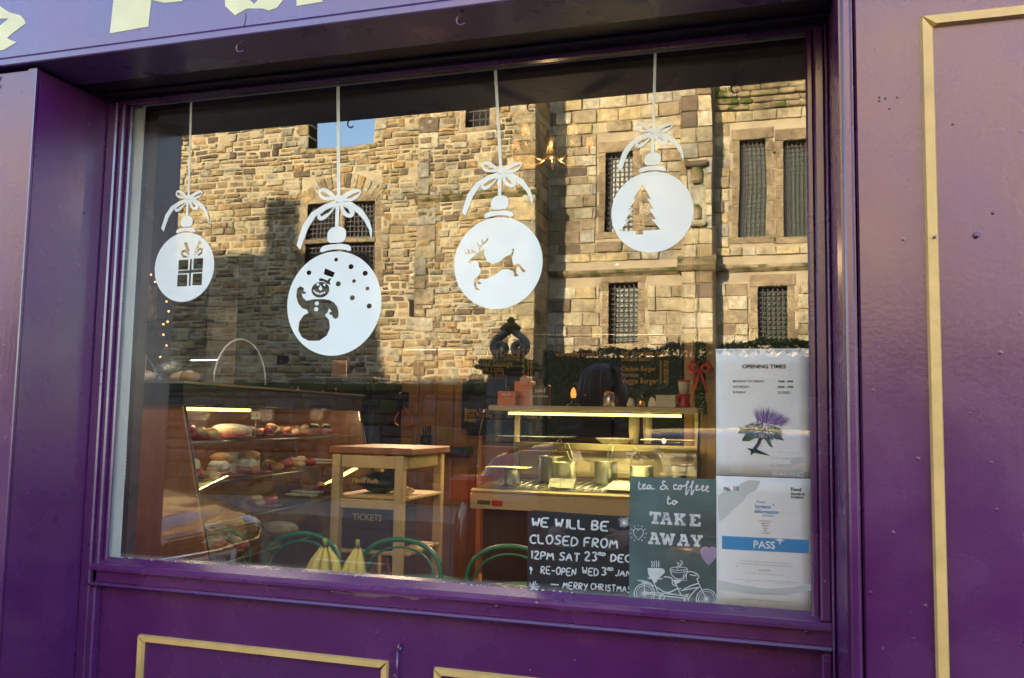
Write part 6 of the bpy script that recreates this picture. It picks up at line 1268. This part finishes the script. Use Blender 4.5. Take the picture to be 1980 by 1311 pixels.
# left corner: dark dresser, picture, garland lights, bunting
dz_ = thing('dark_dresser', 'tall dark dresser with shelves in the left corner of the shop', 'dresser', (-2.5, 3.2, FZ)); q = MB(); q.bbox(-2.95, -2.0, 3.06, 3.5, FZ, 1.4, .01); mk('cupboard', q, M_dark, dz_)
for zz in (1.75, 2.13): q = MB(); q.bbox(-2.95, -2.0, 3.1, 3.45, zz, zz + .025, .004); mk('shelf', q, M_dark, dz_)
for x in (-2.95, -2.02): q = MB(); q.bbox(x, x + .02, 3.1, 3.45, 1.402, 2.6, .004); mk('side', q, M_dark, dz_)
t = thing('snowman_picture', 'cream picture of a snowman propped on the dark dresser shelf', 'picture', (-2.47, 3.12, 2.156)); a, b = V(262, 545, 3.12), V(300, 608, 3.12)
q = MB(); q.bbox(a.x, b.x, 3.12, 3.135, 2.157, 2.157 + (a.z - b.z), .003); mk('canvas', q, mat('aged_cream_canvas', (.30, .19, .10), .8, var=.3, vscale=14), t); q = MB(); cx_ = (a.x + b.x) / 2 + .02
for r_, zz in ((.065, 2.23), (.045, 2.32), (.03, 2.38)): q.lathe([(r_, -.002), (r_, .002)], (0, 0, 0), 16, M=Matrix.Translation((cx_, 3.117, zz)) @ Matrix.Rotation(PI / 2, 4, 'X'), smooth=False)
mk('snowman_print', q, mat('off_white_print', (.55, .45, .33), .8), t)
q = MB(); [q.ball((cx_, 3.113, zz), .006, 6) for zz in (2.33, 2.30, 2.25, 2.22)]; mk('button_print', q, M_ink, t)
fl = thing('fairy_lights', 'string of tiny warm fairy lights hanging round the dark dresser', 'fairy lights', (-2.3, 3.0, 1.9)); pts = []
for px_, py_ in ((248, 523), (262, 528), (282, 532), (292, 531), (300, 545), (316, 560), (322, 583), (326, 602), (324, 622), (316, 627), (316, 647), (322, 668), (310, 690)): pts.append(V(px_, py_, 3.02))
q = MB(); q.tube(pts, .002, 4); mk('wire', q, M_blackp, fl)
for p in pts: q = MB(); q.ball(p, .0065, 8); mk('bulb', q, M_fairy, fl)
q = MB(); v = [V(*p, 2.95) for p in ((250, 382), (262, 372), (318, 368), (300, 400), (262, 447))]; q.poly([(p.x, p.z) for p in v], [], 2.95, .006); solo('hanging_cloth', q, mat('brown_print_cloth', (.16, .08, .04), .8, var=.4, vscale=12), 'brown printed cloth hung cornerwise in the dark left corner', 'cloth')
q = MB(); v = [V(*p, 2.9) for p in ((277, 352), (284, 355), (291, 352), (297, 372), (289, 374), (286, 368), (283, 374), (274, 371))]; q.poly([(p.x, p.z) for p in v], [], 2.9, .004); solo('paper_mittens', q, M_card, 'pale paper mittens hanging above the brown cloth', 'decoration')
for k, (px_, py_, m, lb) in enumerate(((270, 655, M_card, 'white jar on the dresser behind the cake cover'), (258, 690, M_or, 'orange jar on the lower dresser shelf'))):
    p = V(px_, py_, 3.2); t = thing('jar', lb, 'jar', (p.x, 3.2, 1.78 if k == 0 else 1.402)); zb = 1.776 if k == 0 else 1.402; q = MB(); q.lathe([(.05, zb), (.055, zb + .02), (.055, zb + .13), (.04, zb + .145)], (p.x, 3.2, 0), 14); mk('body', q, m, t); q = MB(); q.lathe([(.044, zb + .146), (.044, zb + .17), (.001, zb + .172)], (p.x, 3.2, 0), 12); mk('lid', q, M_redp, t)
# right side: timber post, patterned cloth and red ribbon garland
q = MB(); q.bbox(1.262, 1.325, 3.5, 3.56, FZ, 2.745, .006); solo('timber_post', q, M_timber, 'upright orange timber post right of the menu boards', 'post')
q = MB(); q.bbox(1.36, 1.46, 3.52, 3.6, FZ, 2.745, .006); solo('pale_post', q, M_pine, 'paler timber door post beside the orange one', 'post')
t = thing('patterned_panel', 'dark panel with pale curling leaf pattern right of the timber posts', 'panel', (1.6, 3.7, FZ)); q = MB(); q.bbox(1.47, 1.9, 3.7, 3.72, FZ, 2.4, .004); mk('panel', q, M_dark, t); q = MB()
for k in range(26):
    x, z_, s_ = R.uniform(1.49, 1.85), R.uniform(1.0, 2.2), R.choice((-1, 1)); q.tube([(x + s_ * .045 * math.sin(i * .32), 3.694, z_ + i * .016 - .004 * (i * .32) ** 2) for i in range(10)], [.006 - .0005 * i for i in range(10)], 5)
tag(mk('leaf_pattern', q, mat('pale_pattern', (.22, .17, .10), .8), t), kind='stuff')
t = thing('garland', 'green tinsel garland tied with a red ribbon beside the timber post', 'garland', (1.5, 3.6, 1.5)); q = MB(); gpt = [V(x, y, 3.4) for x, y in ((1352, 650), (1356, 700), (1352, 750), (1358, 800))]
def gfn():
    i = R.randrange(3); u = R.random(); p = gpt[i] + (gpt[i + 1] - gpt[i]) * u; n_ = Vector((R.uniform(-1, 1), R.uniform(-1, 1), R.uniform(-.3, .3))).normalized(); return p + n_ * .03, n_
leaves(q, 700, gfn, .014); tag(mk('tinsel', q, M_leaf, t, False), kind='stuff'); q = MB(); c = V(1354, 712, 3.36)
for s_ in (-1, 1): q.tube([c, c + Vector((s_ * .05, -.01, .04)), c + Vector((s_ * .07, 0, .0)), c + Vector((s_ * .03, 0, -.02)), c], [.006, .014, .014, .012, .006], 6, flat=.4); q.tube([c, c + Vector((s_ * .02, 0, -.08)), c + Vector((s_ * .04, 0, -.15))], [.008, .012, .004], 5, flat=.4)
mk('ribbon', q, M_redp, t)
# wall phone with curly cord, framed papers, radiator pipe
p = V(778, 775, 4.5); t = thing('wall_telephone', 'black wall telephone with an orange curled cord on the timber boards', 'telephone', (p.x, 4.5, p.z)); q = MB(); q.bbox(p.x - .04, p.x + .04, 4.5, 4.55, p.z - .06, p.z + .07, .01); mk('handset_base', q, M_blackp, t)
q = MB(); q.tube([(p.x + .02 + .08 * math.sin(i * .3), 4.49, p.z - .05 - .16 * math.sin(i * .15)) for i in range(20)], .006, 5); mk('cord', q, M_or, t)
q = MB(); [q.bbox(p.x - .10 - k * .012, p.x - .093 - k * .012, 4.48, 4.50, p.z - .10 + .02 * k, p.z + .15, .002) for k in range(3)]; tag(mk('key_strip', q, M_steel, t), kind='stuff')
for px_, py_, lb in ((655, 720, 'pinned paper notice high on the wall above the fridge'), (872, 720, 'small square card with pink ribbon on the dark post')):
    p = V(px_, py_, 4.45); t = thing('pinned_paper', lb, 'paper', (p.x, 4.45, p.z)); q = MB(); q.bbox(p.x - .07, p.x + .07, 4.45, 4.456, p.z - .1, p.z + .1, .001); mk('sheet', q, M_sal if px_ < 700 else M_card, t); q = MB(); q.ball((p.x, 4.447, p.z + .085), .008, 6); mk('pin', q, M_redp, t)
# shelf of jars beyond the cake cabinet
t = thing('bottle_shelf', 'pale shelf of small bottles behind the cake cabinet', 'shelf', (-1.8, 4.2, 1.75)); a, b = V(530, 776, 3.9), V(650, 778, 3.9); q = MB(); q.bbox(a.x, b.x, 3.9, 4.05, a.z - .03, a.z, .003); mk('board', q, M_steel, t); q = MB(); q.bbox(a.x + .02, a.x + .05, 3.92, 4.04, FZ, a.z - .031, .004); q.bbox(b.x - .05, b.x - .02, 3.92, 4.04, FZ, a.z - .031, .004); mk('support', q, M_steel, t)
for k in range(9):
    x = a.x + .05 + k * (b.x - a.x - .1) / 8; h = R.uniform(.05, .11); t = thing('small_bottle', ('leftmost', 'second', 'third', 'fourth', 'middle', 'sixth', 'seventh', 'eighth', 'rightmost')[k] + ' small bottle from the left on the pale shelf behind the cake cabinet', 'bottle', (x, 3.97, a.z), 'small bottles on the pale shelf'); q = MB(); q.lathe([(.018, a.z + .001), (.02, a.z + h * .6), (.008, a.z + h * .8), (.008, a.z + h)], (x, 3.97, 0), 10); mk('body', q, R.choice((M_gold2, M_steel, M_or, M_card)), t); q = MB(); q.lathe([(.010, a.z + h + .0005), (.010, a.z + h + .015), (.001, a.z + h + .016)], (x, 3.97, 0), 8); mk('cap', q, R.choice((M_redp, M_blackp)), t)
